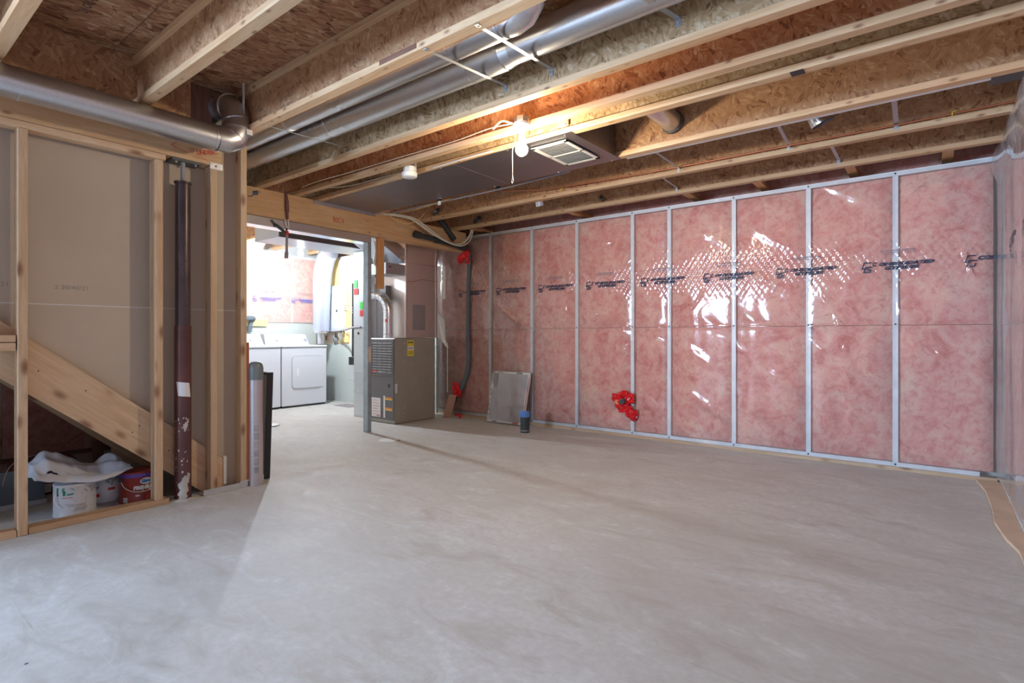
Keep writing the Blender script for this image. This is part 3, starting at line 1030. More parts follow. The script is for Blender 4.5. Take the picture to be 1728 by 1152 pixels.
def strap(p0, p1, label, w=.022, mat='galv_strap', bend=True):
    """flat steel strap from p0 to p1 with a turned-down screwed end"""
    p0, p1 = Vector(p0), Vector(p1)
    t = thing('hanger_strap', label, 'strap', ((p0 + p1) / 2)[:])
    d = (p1 - p0).normalized()
    s = Vector((1, 0, 0)) * (w / 2)
    if abs(d.x) > .8:
        s = Vector((0, 1, 0)) * (w / 2)
    n_ = d.cross(s).normalized() * .0012
    q = B()
    q.prism([p0 - s, p0 + s, p1 + s, p1 - s], n_ * 2)
    if bend:
        q.prism([p1 - s, p1 + s, p1 + s + Vector((0, 0, -.04)), p1 - s + Vector((0, 0, -.04))], (0, .002, 0))
    q.done('band', mat, parent=t)
    q = B()
    q.cyl(p1 + Vector((0, -.001, -.022)), p1 + Vector((0, -.005, -.022)), .005, seg=8)
    q.cyl(p0 + d * .02 - n_ * 0, p0 + d * .02 + Vector((0, 0, -.004)), .005, seg=8)
    q.done('screw', 'bright_nail', parent=t)
    return t


strap((-1.93, 1.795, 2.477), (-2.03, 2.54, 2.60), 'wide metal strap under the twin ducts, second from the right')
strap((-1.60, 1.795, 2.477), (-1.70, 2.54, 2.60), 'wide metal strap crossing the twin ducts at the elbow')
strap((-1.02, 2.0, 2.545), (-.97, 2.54, 2.62), 'wide metal strap under the larger duct, top of the picture', .03)
strap((-3.46, 1.795, 2.477), (-3.6, 2.54, 2.56), 'thin metal strap under the twin ducts near the laundry opening', .010)

# flat pan duct between joists with end cap and grille
fd = thing('flat_duct', 'flat dark grey sheet metal duct with a square air grille', 'duct', (-3.5, 3.5, 2.45))
q = B()
q.prism([(-5.08, 3.205, 2.4755), (-1.94, 3.130, 2.4755), (-1.93, 3.86, 2.4755), (-5.08, 3.868, 2.4755)], (0, 0, .003))
q.done('pan', 'pan_metal', parent=fd)
q = B()
q.box(-4.9755, -4.970, 3.10, 3.87, 2.44, 2.4755)
q.done('turned_edge', 'galv_dull', parent=fd)
q = B()
q.box(-1.955, -1.951, 3.203, 3.800, H + .001, ZT - .04)
q.done('end_cap', 'pan_metal', parent=fd)
q = B()
for x in (-3.05, -4.3, -2.35):
    q.box(x, x + .004, 3.15, 3.86, 2.4735, 2.4753)
q.done('cross_seam', 'galv_bright', parent=fd)
q = B()
for x in (-2.0, -2.5, -3.2, -3.9, -4.6):
    for y in (3.155, 3.845):
        q.cyl((x, y, 2.475), (x, y, 2.471), .006, seg=8)
q.done('screw_heads', 'bright_nail', parent=fd)
gx0, gx1, gy0, gy1, gz = -2.33, -2.03, 3.215, 3.70, 2.468
gr = bx('air_grille', 'card_white', gx0, gx1, gy0, gy1, gz - .001, gz + .0005, parent=fd)
gr.data.materials[0] = MATS['duct_dark']
q = B()
for (a, c, e, f) in ((gx0, gx0 + .028, gy0, gy1), (gx1 - .028, gx1, gy0, gy1), (gx0, gx1, gy0, gy0 + .028), (gx0, gx1, gy1 - .028, gy1), (gx0, gx1, (gy0 + gy1) / 2 - .008, (gy0 + gy1) / 2 + .008)):
    q.box(a, c, e, f, gz - .008, gz)
q.done('grille_frame', 'porcelain', parent=gr)
for k in range(16):
    y = gy0 + .035 + k * (gy1 - gy0 - .07) / 15
    if abs(y - (gy0 + gy1) / 2) < .012:
        continue
    m = Matrix.Rotation(.6, 4, 'X')
    B().box(gx0 + .03, gx1 - .03, y - .007, y + .007, gz - .005, gz - .004, rot=m).done('louvre', 'grey_mark', parent=gr)

# round pipe crossing the bays
pc = thing('round_duct', 'round metal pipe crossing between joists right of the air grille', 'duct', (-1.5, 3.3, 2.56))
B().cyl((-1.50, 2.92, 2.648), (-1.50, 3.832, 2.648), .072, seg=40).done('pipe', 'galvanised', parent=pc, smooth=True)
B().cyl((-1.50, 3.80, 2.648), (-1.50, 3.835, 2.648), .082, seg=40).done('collar', 'duct_dark', parent=pc, smooth=True)
pe = thing('duct_stub', 'open round duct end angled down between joists at the right', 'duct', (-.6, 4.1, 2.5))
q = B()
a0, a1 = Vector((-.70, 4.06, ZT - .003)), Vector((-.585, 4.12, 2.515))
q.cyl(a0, a1, .074, .074, seg=40, caps=False)
q.done('pipe', 'galv_bright', parent=pe, smooth=True)
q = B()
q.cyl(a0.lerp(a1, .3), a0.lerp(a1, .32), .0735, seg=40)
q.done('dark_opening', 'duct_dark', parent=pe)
pd = thing('duct_stub', 'open round duct end beside the copper line near the back wall', 'duct', (-3.5, 4.9, 2.5))
B().cyl((-3.42, 4.80, ZT - .002), (-3.42, 4.90, 2.53), .06, seg=32, caps=False).done('pipe', 'galv_bright', parent=pd, smooth=True)
B().cyl((-3.42, 4.862, 2.597), (-3.42, 4.87, 2.58), .0595, seg=32).done('dark_opening', 'galv_dull', parent=pd)
dw = thing('flat_duct', 'thin grey duct strip tucked under the joist at the right', 'duct', (-.8, 3.95, 2.48))
bx('pan', 'steel_white', -1.9, .24, 3.872, 3.915, H + .004, H + .012, parent=dw)
bx('hanger_bar', 'abs_black', .24, .38, 3.88, 4.0, H + .004, H + .05, parent=dw)

for (p0, p1, w, lab) in (((-1.68, 3.92, 2.50), (-1.72, 4.515, 2.53), .02, 'small metal strap just right of the grille duct'),
                         ((-.82, 3.92, 2.50), (-.87, 4.515, 2.54), .022, 'small metal strap left of the angled duct end'),
                         ((-.19, 3.93, 2.50), (-.205, 4.515, 2.54), .028, 'small metal strap nearest the right wall'),
                         ((-.60, 4.62, 2.50), (-.62, 5.145, 2.54), .024, 'small metal strap in the last bay at the right'),
                         ((-1.95, 4.62, 2.54), (-1.98, 5.145, 2.54), .02, 'small metal strap in the last bay near its middle'),
                         ((-2.36, 2.96, 2.55), (-2.36, 3.135, 2.545), .018, 'tiny metal strap left of the crossing pipe'),
                         ((-1.98, 2.96, 2.57), (-1.98, 3.135, 2.56), .018, 'tiny metal strap beside the light end of the joist')):
    strap(p0, p1, lab, w)

# ------------------------------------------------------------------ lamps and ceiling fittings
BX, BY = -2.125, 2.83
lf = thing('light_socket', 'white porcelain light socket with a bare lit bulb and pull string', 'light', (BX, BY, 2.44))
B().lathe([(.05, 0), (.052, .01), (.052, .038)], (BX, BY, 2.482), 8).done('junction_box', 'galv_dull', parent=lf)
B().lathe([(.018, -.055), (.024, -.05), (.028, -.02), (.055, -.008), (.057, 0), (.055, .008)], (BX, BY, 2.474), 32).done('lamp_holder', 'porcelain', parent=lf, smooth=True)
B().lathe([(.006, -.12), (.0205, -.118), (.021, -.09), (.018, -.05), (.017, -.03)], (BX, BY, 2.474), 24).done('bulb_neck', 'light_grey', parent=lf, smooth=True)
q = B()
q.lathe([(.001, -.042), (.016, -.0385), (.030, -.028), (.039, -.012), (.041, .002), (.037, .018), (.027, .032), (.018, .046), (.017, .05)], (BX, BY, 2.312), 32)
q.done('bulb', 'bulb_warm', parent=lf, smooth=True)
q = B()
q.tube(spline([(BX - .03, BY - .02, 2.45), (BX - .035, BY - .03, 2.40), (BX - .015, BY - .05, 2.34), (BX - .03, BY - .06, 2.3), (BX - .03, BY - .06, 2.14), (BX - .036, BY - .06, 2.10), (BX - .03, BY - .06, 2.085), (BX - .024, BY - .06, 2.10), (BX - .03, BY - .06, 2.14)]), .0022, 6)
q.done('pull_string', 'cable_white', parent=lf)

UX, UY, UZ = -7.05, 4.2, 2.25
lg = thing('light_socket', 'bare lit bulb on a socket in the laundry area', 'light', (UX, UY, 2.3))
B().lathe([(.05, 0), (.052, .01), (.05, .1)], (UX, UY, UZ + .1), 12).done('lamp_holder', 'porcelain', parent=lg, smooth=True)
B().lathe([(.001, -.04), (.02, -.032), (.034, -.01), (.035, .005), (.028, .03), (.018, .06), (.018, .10)], (UX, UY, UZ), 28).done('bulb', 'bulb_cool', parent=lg, smooth=True)
B().cyl((UX + .03, UY - .04, UZ + .1), (UX + .03, UY - .04, UZ - .28), .002, seg=6).done('pull_string', 'cable_white', parent=lg)
bx('mounting_board', 'lumber_x', UX - .2, UX + .2, UY - .07, UY + .07, UZ + .2, H - .001, .002, label='short board between joists holding the laundry bulb', cat='board')

sx, sy = -3.43, 3.02
sm = thing('smoke_alarm', 'round white smoke alarm hanging from a joist', 'smoke alarm', (sx, sy, 2.42))
B().lathe([(.048, 0), (.060, .006), (.064, .02), (.064, .04), (.058, .044)], (sx, sy, 2.405), 32).done('body', 'white_plastic', parent=sm, smooth=True)
B().lathe([(.05, 0), (.05, .045)], (sx, sy, 2.45), 8).done('junction_box', 'steel_white', parent=sm)
bx('bracket', 'steel_white', sx + .035, sx + .06, sy + .02, sy + .022, 2.45, 2.57, parent=sm)


def cable(label, pts, mat='cable_white', r=.004, name='cable', cat='cable', n=8, grp=None):
    q = B()
    q.tube(spline(pts, n), r, 8)
    return q.done(name, mat, label=label, cat=cat, smooth=True, group=grp)


cable('long white cable clipped along the joist to the light socket', [(-4.75, 2.84, 2.51), (-4.4, 2.80, 2.50), (-4.0, 2.875, 2.53), (-3.4, 2.878, 2.53), (-2.8, 2.878, 2.525), (-2.45, 2.86, 2.53), (-2.3, 2.83, 2.51), (-2.2, BY, 2.50)])
cable('short white cable tail beside the light socket', [(-2.2, 2.82, 2.50), (-2.27, 2.80, 2.525), (-2.36, 2.82, 2.50)], r=.007)
cable('white cable running to the smoke alarm along the joist', [(-4.6, 3.02, 2.52), (-4.3, 3.07, 2.50), (-3.9, 3.125, 2.52), (-3.6, 3.10, 2.50), (-3.53, 3.05, 2.44), (-3.48, 3.03, 2.44)])
cable('white cable under the joist right of the smoke alarm', [(-3.25, 3.12, 2.477), (-2.9, 3.10, 2.475), (-2.6, 3.10, 2.476)], r=.006)
cable('yellow cable looping out under the flat grey duct', [(-3.9, 3.98, 2.50), (-4.2, 3.95, 2.46), (-4.45, 3.96, 2.455), (-4.75, 4.05, 2.49)], 'cable_yellow')
cable('yellow cable loop hanging at the end of the joist', [(-4.93, 4.0, 2.50), (-4.86, 4.08, 2.42), (-4.8, 4.2, 2.39), (-4.72, 4.3, 2.45), (-4.68, 4.35, 2.53)], 'cable_yellow')
cable('thin copper line running along the joist flange', [(XR, 4.505, 2.535), (-.3, 4.508, 2.53), (-1.0, 4.506, 2.532), (-2.0, 4.506, 2.535), (-3.0, 4.45, 2.55), (-3.6, 4.30, 2.58), (-4.6, 4.2, 2.60)], 'copper', .006, 'copper_line', 'pipe')
for x, lab in ((-2.9, 'yellow clip on the copper line left of the pull string'), (-1.72, 'yellow clip on the copper line beyond the air grille'), (.09, 'yellow clip on the copper line nearest the right wall')):
    B().tube([(x, 4.498, 2.518), (x, 4.497, 2.54), (x + .02, 4.505, 2.545)], .0035, 6).done('pipe_clip', 'yellow', label=lab, cat='clip')
q = B()
q.tube(spline([(-5.05, 3.9, 2.49), (-4.95, 4.06, 2.492), (-4.85, 4.25, 2.475), (-4.83, 4.4, 2.43), (-4.83, 4.65, 2.335), (-4.83, 4.9, 2.275), (-4.83, 5.08, 2.275), (-4.82, 5.2, 2.33), (-4.80, 5.27, 2.43), (-4.80, 5.3, 2.52)], 10), .013, 12)
q.done('flexible_conduit', 'cable_white', label='thick off-white flexible hose drooping from the end of the beam', cat='hose', smooth=True)
q = B()
q.tube(spline([(-5.0, 3.92, 2.492), (-4.9, 4.1, 2.497), (-4.8, 4.28, 2.472), (-4.79, 4.45, 2.415), (-4.79, 4.7, 2.31), (-4.79, 4.92, 2.25), (-4.79, 5.1, 2.255), (-4.78, 5.22, 2.32), (-4.77, 5.27, 2.42), (-4.77, 5.3, 2.52)], 10), .008, 10)
q.done('cable', 'cable_white', label='thinner white cable hanging under the thick hose', cat='cable', smooth=True)
cable('grey conduit under the flat duct beside the joist', [(-5.0, 4.06, 2.51), (-4.2, 4.02, 2.50), (-3.2, 4.02, 2.505), (-2.5, 4.03, 2.53)], 'lever_grey', .011, 'conduit', 'pipe')
for (x, y, lab) in ((-4.1, 4.02, 'left of two black clips under the flat duct'), (-3.3, 4.02, 'right of two black clips under the flat duct')):
    q = B()
    q.tube([(x - .02, y - .02, 2.54), (x + .02, y, 2.50), (x + .01, y + .02, 2.46)], .007, 8)
    q.box(x - .02, x + .02, y - .012, y + .012, 2.505, 2.53)
    q.done('pipe_clip', 'abs_black', label=lab, cat='clip')
bx('duct_tag', 'white_plastic', -4.0, -3.96, 3.90, 3.905, 2.43, 2.47, label='small white clip on the far edge of the flat duct', cat='clip')

# drain pipes by the end of the beam
dp = thing('drain_pipe', 'black plastic drain pipe lying along the end of the beam', 'pipe', (-4.93, 4.9, 2.24))
B().cyl((-4.925, 4.47, 2.318), (-4.925, 5.33, 2.262), .032, seg=20).done('pipe', 'abs_black', parent=dp, smooth=True)
B().cyl((-4.925, 4.42, 2.322), (-4.925, 4.50, 2.316), .042, seg=20).cyl((-4.925, 4.75, 2.30), (-4.925, 4.80, 2.297), .039, seg=20).cyl((-4.925, 5.22, 2.27), (-4.925, 5.34, 2.262), .040, seg=20).done('coupling', 'abs_black', parent=dp, smooth=True)
du2 = thing('drain_pipe', 'black plastic pipe dropping between the joists behind the hose', 'pipe', (-4.85, 4.9, 2.3))
B().tube(spline([(-4.7, 4.75, 2.62), (-4.93, 4.82, 2.60), (-4.95, 4.95, 2.50), (-4.93, 5.1, 2.35)], 6), .036, 16).done('pipe', 'abs_black', parent=du2, smooth=True)
q = B()
q.tube([(-4.55, 4.44, 2.56), (-4.7, 4.52, 2.555)], .026, 14)
q.done('drain_pipe', 'abs_black', label='black pipe end showing in the joist web near the beam', cat='pipe', smooth=True)
q = B()
q.tube([(-4.45, 5.05, 2.56), (-4.62, 5.16, 2.55)], .026, 14)
q.done('drain_pipe', 'abs_black', label='black pipe end in the last joist above the hose', cat='pipe', smooth=True)
q = B()
q.tube([(-2.75, 5.05, 2.55), (-2.8, 5.17, 2.55)], .022, 14)
q.done('drain_pipe', 'abs_black', label='small black pipe end in the last bay right of the duct end', cat='pipe', smooth=True)


def tape(name, label, blobs, seed, parent=None, n=1):
    """crumpled bright tape: overlapping creased strips"""
    r = random.Random(seed)
    q = B()
    for (c, sx_, sz, ang, dy) in blobs:
        for k in range(3):
            cx, cy, cz = c[0] + r.uniform(-.012, .012), c[1] - dy - .004 * k, c[2] + r.uniform(-.012, .012)
            a = ang + r.uniform(-.4, .4)
            sd = r.random() * 50

            def f(u, v, cx=cx, cy=cy, cz=cz, a=a, sd=sd):
                x = (u - .5) * sx_ * (1 + .25 * noise.noise((v * 3, sd, 1)))
                z = (v - .5) * sz * (1 + .25 * noise.noise((u * 3, sd, 2)))
                return (cx + x * math.cos(a) - z * math.sin(a), cy + .022 * noise.noise((u * 5, v * 5, sd)), cz + x * math.sin(a) + z * math.cos(a))
            q.grid(7, 7, f)
    return q.done(name, 'red_tape', parent=parent, label=label if parent is None else None, cat='tape' if parent is None else None)


# grey wrapped pipe in the corner behind the plastic, taped at both ends
fp = thing('wrapped_pipe', 'dark grey wrapped pipe running down the far wall, red tape at its ends', 'pipe', (-4.98, 5.38, .02))
yw = D - .045
q = B()
q.tube(spline([(-4.915, yw, 2.17), (-4.93, yw, 1.7), (-4.94, yw, 1.2), (-4.932, yw, .85), (-4.955, yw, .62), (-5.03, yw, .44), (-5.08, yw - .01, .36)], 8), [.026] * 20 + [.031] * 24 + [.034] * 5, 16)
q.done('foam_sleeve', 'foam_grey', parent=fp, smooth=True)
q = B()
q.tube(spline([(-5.09, yw - .03, .34), (-5.15, yw - .05, .22), (-5.2, yw - .08, .10), (-5.22, yw - .12, .03)], 6), .036, 16)
q.done('pipe', 'abs_black', parent=fp, smooth=True)
B().cyl((-5.10, yw - .034, .315), (-5.125, yw - .04, .27), .042, seg=20).done('coupling', 'abs_black', parent=fp, smooth=True)
tape('tape_wrap', '', [((-5.09, yw - .03, .38), .12, .12, .4, .035), ((-5.06, yw - .02, .33), .12, .09, -.4, .05), ((-5.11, yw - .02, .42), .08, .08, .1, .04)], 3, parent=fp)
tape('tape_wrap', '', [((-4.98, yw, 2.15), .12, .07, .2, .05), ((-4.91, yw, 2.23), .06, .14, .1, .05), ((-5.03, yw, 2.12), .09, .09, -.2, .05), ((-4.90, yw, 2.12), .06, .10, .1, .05), ((-4.95, yw, 2.19), .10, .05, .6, .055)], 5, parent=fp)
q = B()
q.tube(spline([(-5.1, 5.30, .03), (-5.03, 5.28, .05), (-4.96, 5.25, .02)], 6), [.012] * 7 + [.02] * 6, 8)
q.done('tape_tail', 'red_tape', parent=fp)

# ------------------------------------------------------------------ things by the far wall
wt = thing('pipe_stub', 'grey pipe stub through the plastic patched with crumpled red tape', 'pipe', (-2.65, D - .03, .25))
B().cyl((-2.655, D - .01, .395), (-2.655, D - .10, .39), .026, seg=20).done('pipe', 'foam_grey', parent=wt, smooth=True)
B().cyl((-2.655, D - .1001, .39), (-2.655, D - .101, .39), .022, seg=20).done('opening', 'abs_black', parent=wt)
tape('tape_patch', '', [((-2.73, D, .43), .13, .06, .3, .035), ((-2.61, D, .46), .12, .05, -.3, .04), ((-2.585, D, .42), .10, .09, .2, .035), ((-2.70, D, .36), .11, .07, .5, .035), ((-2.63, D, .31), .15, .06, .1, .04), ((-2.56, D, .255), .11, .10, -.7, .035), ((-2.64, D, .35), .1, .05, -.6, .045), ((-2.70, D, .41), .05, .10, .1, .04), ((-2.65, D, .47), .06, .05, .1, .035)], 9, parent=wt)
bx('orange_label', 'orange', -2.755, -2.71, D - .050, D - .048, .35, .40, parent=wt)

sp = thing('pipe_stub', 'black plastic pipe standing in the floor with a blue cap', 'pipe', (-3.672, 4.95, 0))
B().lathe([(.052, .001), (.052, .19)], (-3.672, 4.95, 0), 32).done('pipe', 'abs_black', parent=sp, smooth=True)
B().lathe([(.0525, .02), (.0535, .021), (.0535, .03), (.0525, .031)], (-3.672, 4.95, 0), 32).done('scuffed_ring', 'grey_print', parent=sp)
B().lathe([(.056, .178), (.057, .18), (.057, .235), (.05, .24), (.001, .241)], (-3.672, 4.95, 0), 32).done('cap', 'blue_cap', parent=sp, smooth=True)

# air filter frame leaning against the wall
ff = thing('furnace_filter', 'white framed air filter in plastic wrap leaning on the far wall', 'filter', (-4.22, 5.3, 0))
fx0, fx1, fh = -4.495, -3.925, .655
yb0, yt0 = 5.27, 5.385


def fl_(x, t, d=0):   # point on the leaning filter: x, fraction up, thickness towards the room
    z = fh * t * .965 + .004
    return Vector((x + .02 * t + (x + 4.2) * .05 * t, yb0 + (yt0 - yb0) * t - d, z + d * .25 + .003))


def slab(a, c, t0, t1, d0, d1, q):
    p = [fl_(a, t0, d0), fl_(c, t0, d0), fl_(c, t1, d0), fl_(a, t1, d0)]
    q.prism(p, fl_(a, t0, d1) - fl_(a, t0, d0))
    return q


slab(fx0 + .02, fx1 - .02, .03, .97, .006, .02, B()).done('media', 'filter_media', parent=ff)
q = B()
slab(fx0, fx0 + .026, 0, 1, 0, .026, q)
slab(fx1 - .026, fx1, 0, 1, 0, .026, q)
slab(fx0, fx1, 0, .042, 0, .0265, q)
slab(fx0, fx1, .958, 1, 0, .0265, q)
fr_ = q.done('frame', 'card_white', parent=ff)
q = B()
slab(fx0 + .1, fx0 + .17, .97, .99, .0265, .0275, q)
slab(fx1 - .16, fx1 - .07, .008, .035, .0265, .0275, q)
slab(fx0 + .01, fx0 + .03, .965, .995, .0265, .0275, q)
slab(fx1 - .012, fx1 - .004, .1, .9, .0265, .0275, q)
q.done('red_marking', 'red', parent=ff)
q = B()
slab(fx1 - .2, fx1 - .11, .965, .99, .0265, .0275, q)
slab(fx0 + .08, fx0 + .16, .01, .03, .0265, .0275, q)
for k in range(8):
    slab(fx0 + .008, fx0 + .016, .12 + k * .1, .15 + k * .1, .0265, .0275, q)
q.done('black_marking', 'black', parent=ff)
q = B()
q.grid(30, 40, lambda u, v: fl_(fx0 - .003 + (fx1 - fx0 + .006) * u, v, .030 + .005 * noise.noise((u * 5 + v * 3, v * 4, 8))))
q.done('plastic_wrap', 'shrink_wrap', parent=ff, smooth=True)

# plank strips leaning behind the furnace and loose plywood on the floor
q = B()
q.prism([(-5.20, 5.16, .002), (-5.09, 5.20, .002), (-5.07, 5.29, .30), (-5.17, 5.25, .30)], (-.01, .02, 0))
q.done('offcut', 'board_pink', label='reddish offcut board leaning by the furnace foot', cat='board')
pw = B()
pts = [(.245, 5.35, .003), (.28, 5.0, .003), (.285, 4.6, .003), (.275, 4.2, .003), (.30, 3.9, .003), (.335, 3.7, .003), (.34, 2.4, .003), (.383, 2.4, .003), (.383, 5.35, .003)]
pw.prism(pts, (0, 0, .02))
pw.done('plywood_strip', 'plywood', label='rough plywood strip on the floor along the right wall', cat='board')

# steel post under the door beam
sc_ = thing('steel_stud_post', 'grey galvanised steel stud standing under the beam', 'post', (-5.05, 3.88, 0))
px0, px1, py0, py1 = -5.145, -5.06, 3.84, 3.885
q = B()
q.box(px0, px1, py0, py0 + .003, .001, 2.219)
q.box(px0, px0 + .003, py0, py1, .001, 2.219)
q.box(px1 - .003, px1, py0, py1, .001, 2.219)
q.box(px0, px0 + .015, py1 - .003, py1, .001, 2.219)
q.box(px1 - .015, px1, py1 - .003, py1, .001, 2.219)
q.done('channel', 'post_steel', parent=sc_)
q = B()
for z, r_ in ((.42, .012), (1.35, .008), (1.7, .01), (.95, .008)):
    q.cyl((-5.0595, 3.862, z), (-5.0585, 3.862, z), r_, seg=10)
q.done('screw_heads', 'grey_mark', parent=sc_)
q = B()
q.box(-5.0595, -5.0585, 3.845, 3.88, .80, .97)
q.done('smear', 'label_tan', parent=sc_)
bx('hanging_plank', 'orange_z', -5.05, -5.01, 3.94, 4.03, 1.64, 2.221, .002, label='short orange plank hanging from the beam beside the steel stud', cat='board')

# pry bar style tool hanging by a strap from the beam
hk = thing('hanging_tool', 'grey lever with a red button hanging on a dark strap', 'tool', (-4.96, 2.81, 1.86))
B().tube(spline([(-4.965, 2.80, 2.485), (-4.955, 2.805, 2.42), (-4.957, 2.81, 2.33), (-4.96, 2.815, 2.23)], 5), [.012] * 6 + [.018] * 6 + [.012] * 4, 8).done('strap', 'strap_purple', parent=hk, smooth=True)
B().tube(spline([(-4.96, 2.79, 2.23), (-4.96, 2.80, 2.17), (-4.96, 2.83, 2.15), (-4.96, 2.82, 2.24)], 5), .004, 8).done('ring', 'bright_nail', parent=hk)
B().tube(spline([(-4.97, 2.66, 2.20), (-4.97, 2.70, 2.16), (-4.965, 2.76, 2.12), (-4.965, 2.80, 2.10), (-4.965, 2.81, 2.14)], 5), [.006] * 5 + [.016] * 8 + [.01] * 8, 8).done('hook', 'abs_black', parent=hk, smooth=True)
B().cyl((-4.965, 2.812, 2.115), (-4.965, 2.812, 2.075), .017, seg=14).done('button', 'red', parent=hk)
B().tube(spline([(-4.965, 2.812, 2.08), (-4.965, 2.81, 2.0), (-4.965, 2.808, 1.9), (-4.965, 2.805, 1.85)], 5), [.012] * 10 + [.018] * 6, 12).done('lever', 'lever_grey', parent=hk, smooth=True)
q = B()
q.tube(spline([(-3.95, 1.935, 2.12), (-3.94, 1.95, 2.115), (-3.92, 1.97, 2.14)], 5), .004, 8)
q.cyl((-3.925, 1.96, 2.14), (-3.905, 1.985, 2.145), .016, seg=12)
q.done('bent_hook', 'abs_black', label='small black hook on the edge of the stud beside the opening', cat='hook')

def blob(q, place, u0, z0, ru, rz, n=20, wob=0.0, seed=0):
    prev = None
    c = q.bm.verts.new(place(u0, z0))
    for ring in (.35, .7, 1.0):
        cur = []
        for k in range(n):
            a = k * 2 * math.pi / n
            w = 1 + wob * noise.noise((math.cos(a) * 1.5, math.sin(a) * 1.5, seed))
            cur.append(q.bm.verts.new(place(u0 + ru * ring * w * math.cos(a), z0 + rz * ring * w * math.sin(a))))
        for k in range(n):
            if prev is None:
                q.bm.faces.new((c, cur[k], cur[(k + 1) % n]))
            else:
                q.bm.faces.new((prev[k], cur[k], cur[(k + 1) % n], prev[(k + 1) % n]))
        prev = cur


# tele post
tp = thing('telescopic_post', 'round dark red steel post with a white paper label', 'post', (-4.012, 1.53, 0))
cxp, cyp = -3.986, 1.515
B().lathe([(.050, .002), (.050, 1.16), (.051, 1.165)], (cxp, cyp, 0), 40).done('lower_tube', 'primer_red', parent=tp, smooth=True)
B().lathe([(.045, 1.16), (.045, 2.115), (.052, 2.118), (.052, 2.13), (.02, 2.131)], (cxp, cyp, 0), 40).done('upper_tube', 'primer_dark', parent=tp, smooth=True)
B().lathe([(.014, 2.13), (.014, 2.262)], (cxp, cyp, 0), 20).done('screw_jack', 'grey_mark', parent=tp, smooth=True)
pt_ = bx('top_plate', 'duct_dark', -4.07, -3.955, 1.44, 1.62, 2.262, 2.279, parent=tp)
q = B()
for y in (1.47, 1.59):
    q.cyl((-3.975, y, 2.262), (-3.975, y, 2.25), .007, seg=8)
q.done('bolt', 'bright_nail', parent=pt_)


def wrap(r, ang0, cx, cy):
    return lambda u, z: (cx + r * math.cos(ang0 + u / r), cy + r * math.sin(ang0 + u / r), z)


A0 = math.atan2(0 - cyp, 0 - cxp)      # towards the room
w_ = wrap(.0508, A0, cxp, cyp)
q = B()
q.grid(6, 2, lambda u, v: w_((u - .5) * .082 + .012 - .012 * v, .70 + .095 * v - .012 * u))
q.done('paper_label', 'paper_white', parent=tp)
q = B()
r = random.Random(5)
for k in range(46):
    u0 = r.uniform(-.06, .045)
    z0 = r.choice([r.uniform(.03, .2), r.uniform(.18, .34), r.uniform(.44, .56)])
    s = r.uniform(.002, .007)
    q.bm.faces.new([q.bm.verts.new(w_(u0 + s * math.cos(a) * r.uniform(.6, 1), z0 + 1.4 * s * math.sin(a) * r.uniform(.6, 1))) for a in (0, 1, 2, 3, 4, 5)])
for i_, (u0, z0, s, t) in enumerate(((.012, .10, .034, .045), (.028, .15, .02, .03), (.015, .50, .014, .028), (.0, .04, .035, .03), (.03, .53, .008, .012))):
    blob(q, w_, u0, z0, s, t, 16, .9, i_ * 3.3)
q.done('paint_splashes', 'plaster', parent=tp)
q = B()
w2 = wrap(.0457, A0, cxp, cyp)
for (u, z) in ((-.025, 1.68), (.018, 1.60), (-.025, 1.54), (.02, 1.3)):
    q.bm.faces.new([q.bm.verts.new(w2(u + .006 * math.cos(a), z + .008 * math.sin(a))) for a in [k * math.pi / 5 for k in range(10)]])
q.done('pin_holes', 'black', parent=tp)
q = B()
q.grid(20, 8, lambda u, v: (cxp + (.055 + .05 * v) * math.cos(u * 2 * math.pi) * (1 + .3 * noise.noise((u * 6, v, 2))), cyp + (.055 + .05 * v) * math.sin(u * 2 * math.pi) * (1 + .3 * noise.noise((u * 6, v, 2))), .014 * (1 - v) ** 2 + .001))
q.done('mortar_patch', 'concrete', parent=tp, smooth=True)

# silver tube, dark screen and orange strip leaning on the wall end
tb = thing('upright_tube', 'tall silver oval tube with a grey plastic cap and printed label', 'tube', (-3.955, 2.0, 0))
B().lathe([(.050, .001), (.050, .80)], (-3.955, 1.995, 0), 36).done('body', 'tube_silver', parent=tb, smooth=True)
B().lathe([(.052, .775), (.053, .79), (.053, .86), (.046, .89), (.030, .905), (.001, .909)], (-3.955, 1.995, 0), 36).done('cap', 'tube_cap', parent=tb, smooth=True)
q = B()
AT = math.atan2(-1.995, 3.955)
w3 = wrap(.0506, AT, -3.955, 1.995)
for k in range(6):
    z = .09 + k * .062
    q.grid(4, 1, lambda u, v, z=z: w3(-.012 + .034 * u, z + .05 * v))
q.done('printed_pictures', 'tube_label', parent=tb)
q = B()
q.grid(6, 1, lambda u, v: w3(-.045 + .09 * u, .468 + .002 * v))
q.done('label_edge', 'grey_mark', parent=tb)
sn = thing('leaning_screen', 'slim black framed screen leaning behind the silver tube', 'screen', (-3.95, 2.1, 0))
def lean(xb0, xb1, y0, y1, z0, z1, k=.062):
    return B().prism([(xb0 + k * z0, y0, z0), (xb1 + k * z0, y0, z0), (xb1 + k * z1, y0, z1), (xb0 + k * z1, y0, z1)], (0, y1 - y0, 0))


lean(-4.20, -4.052, 2.118, 2.132, .03, .80).done('mesh_panel', 'screen_grey', parent=sn)
for (a, c) in ((-4.052, -4.032), (-4.22, -4.20)):
    lean(a, c, 2.105, 2.145, .004, .82).done('frame', 'black', parent=sn)
lean(-4.20, -4.052, 2.108, 2.142, .80, .82).done('frame', 'black', parent=sn)
bx('orange_strip', 'rust_red', -4.03, -3.953, 1.930, 1.945, .03, 1.05, label='orange brown strip fixed to the side of the end stud', cat='strip')

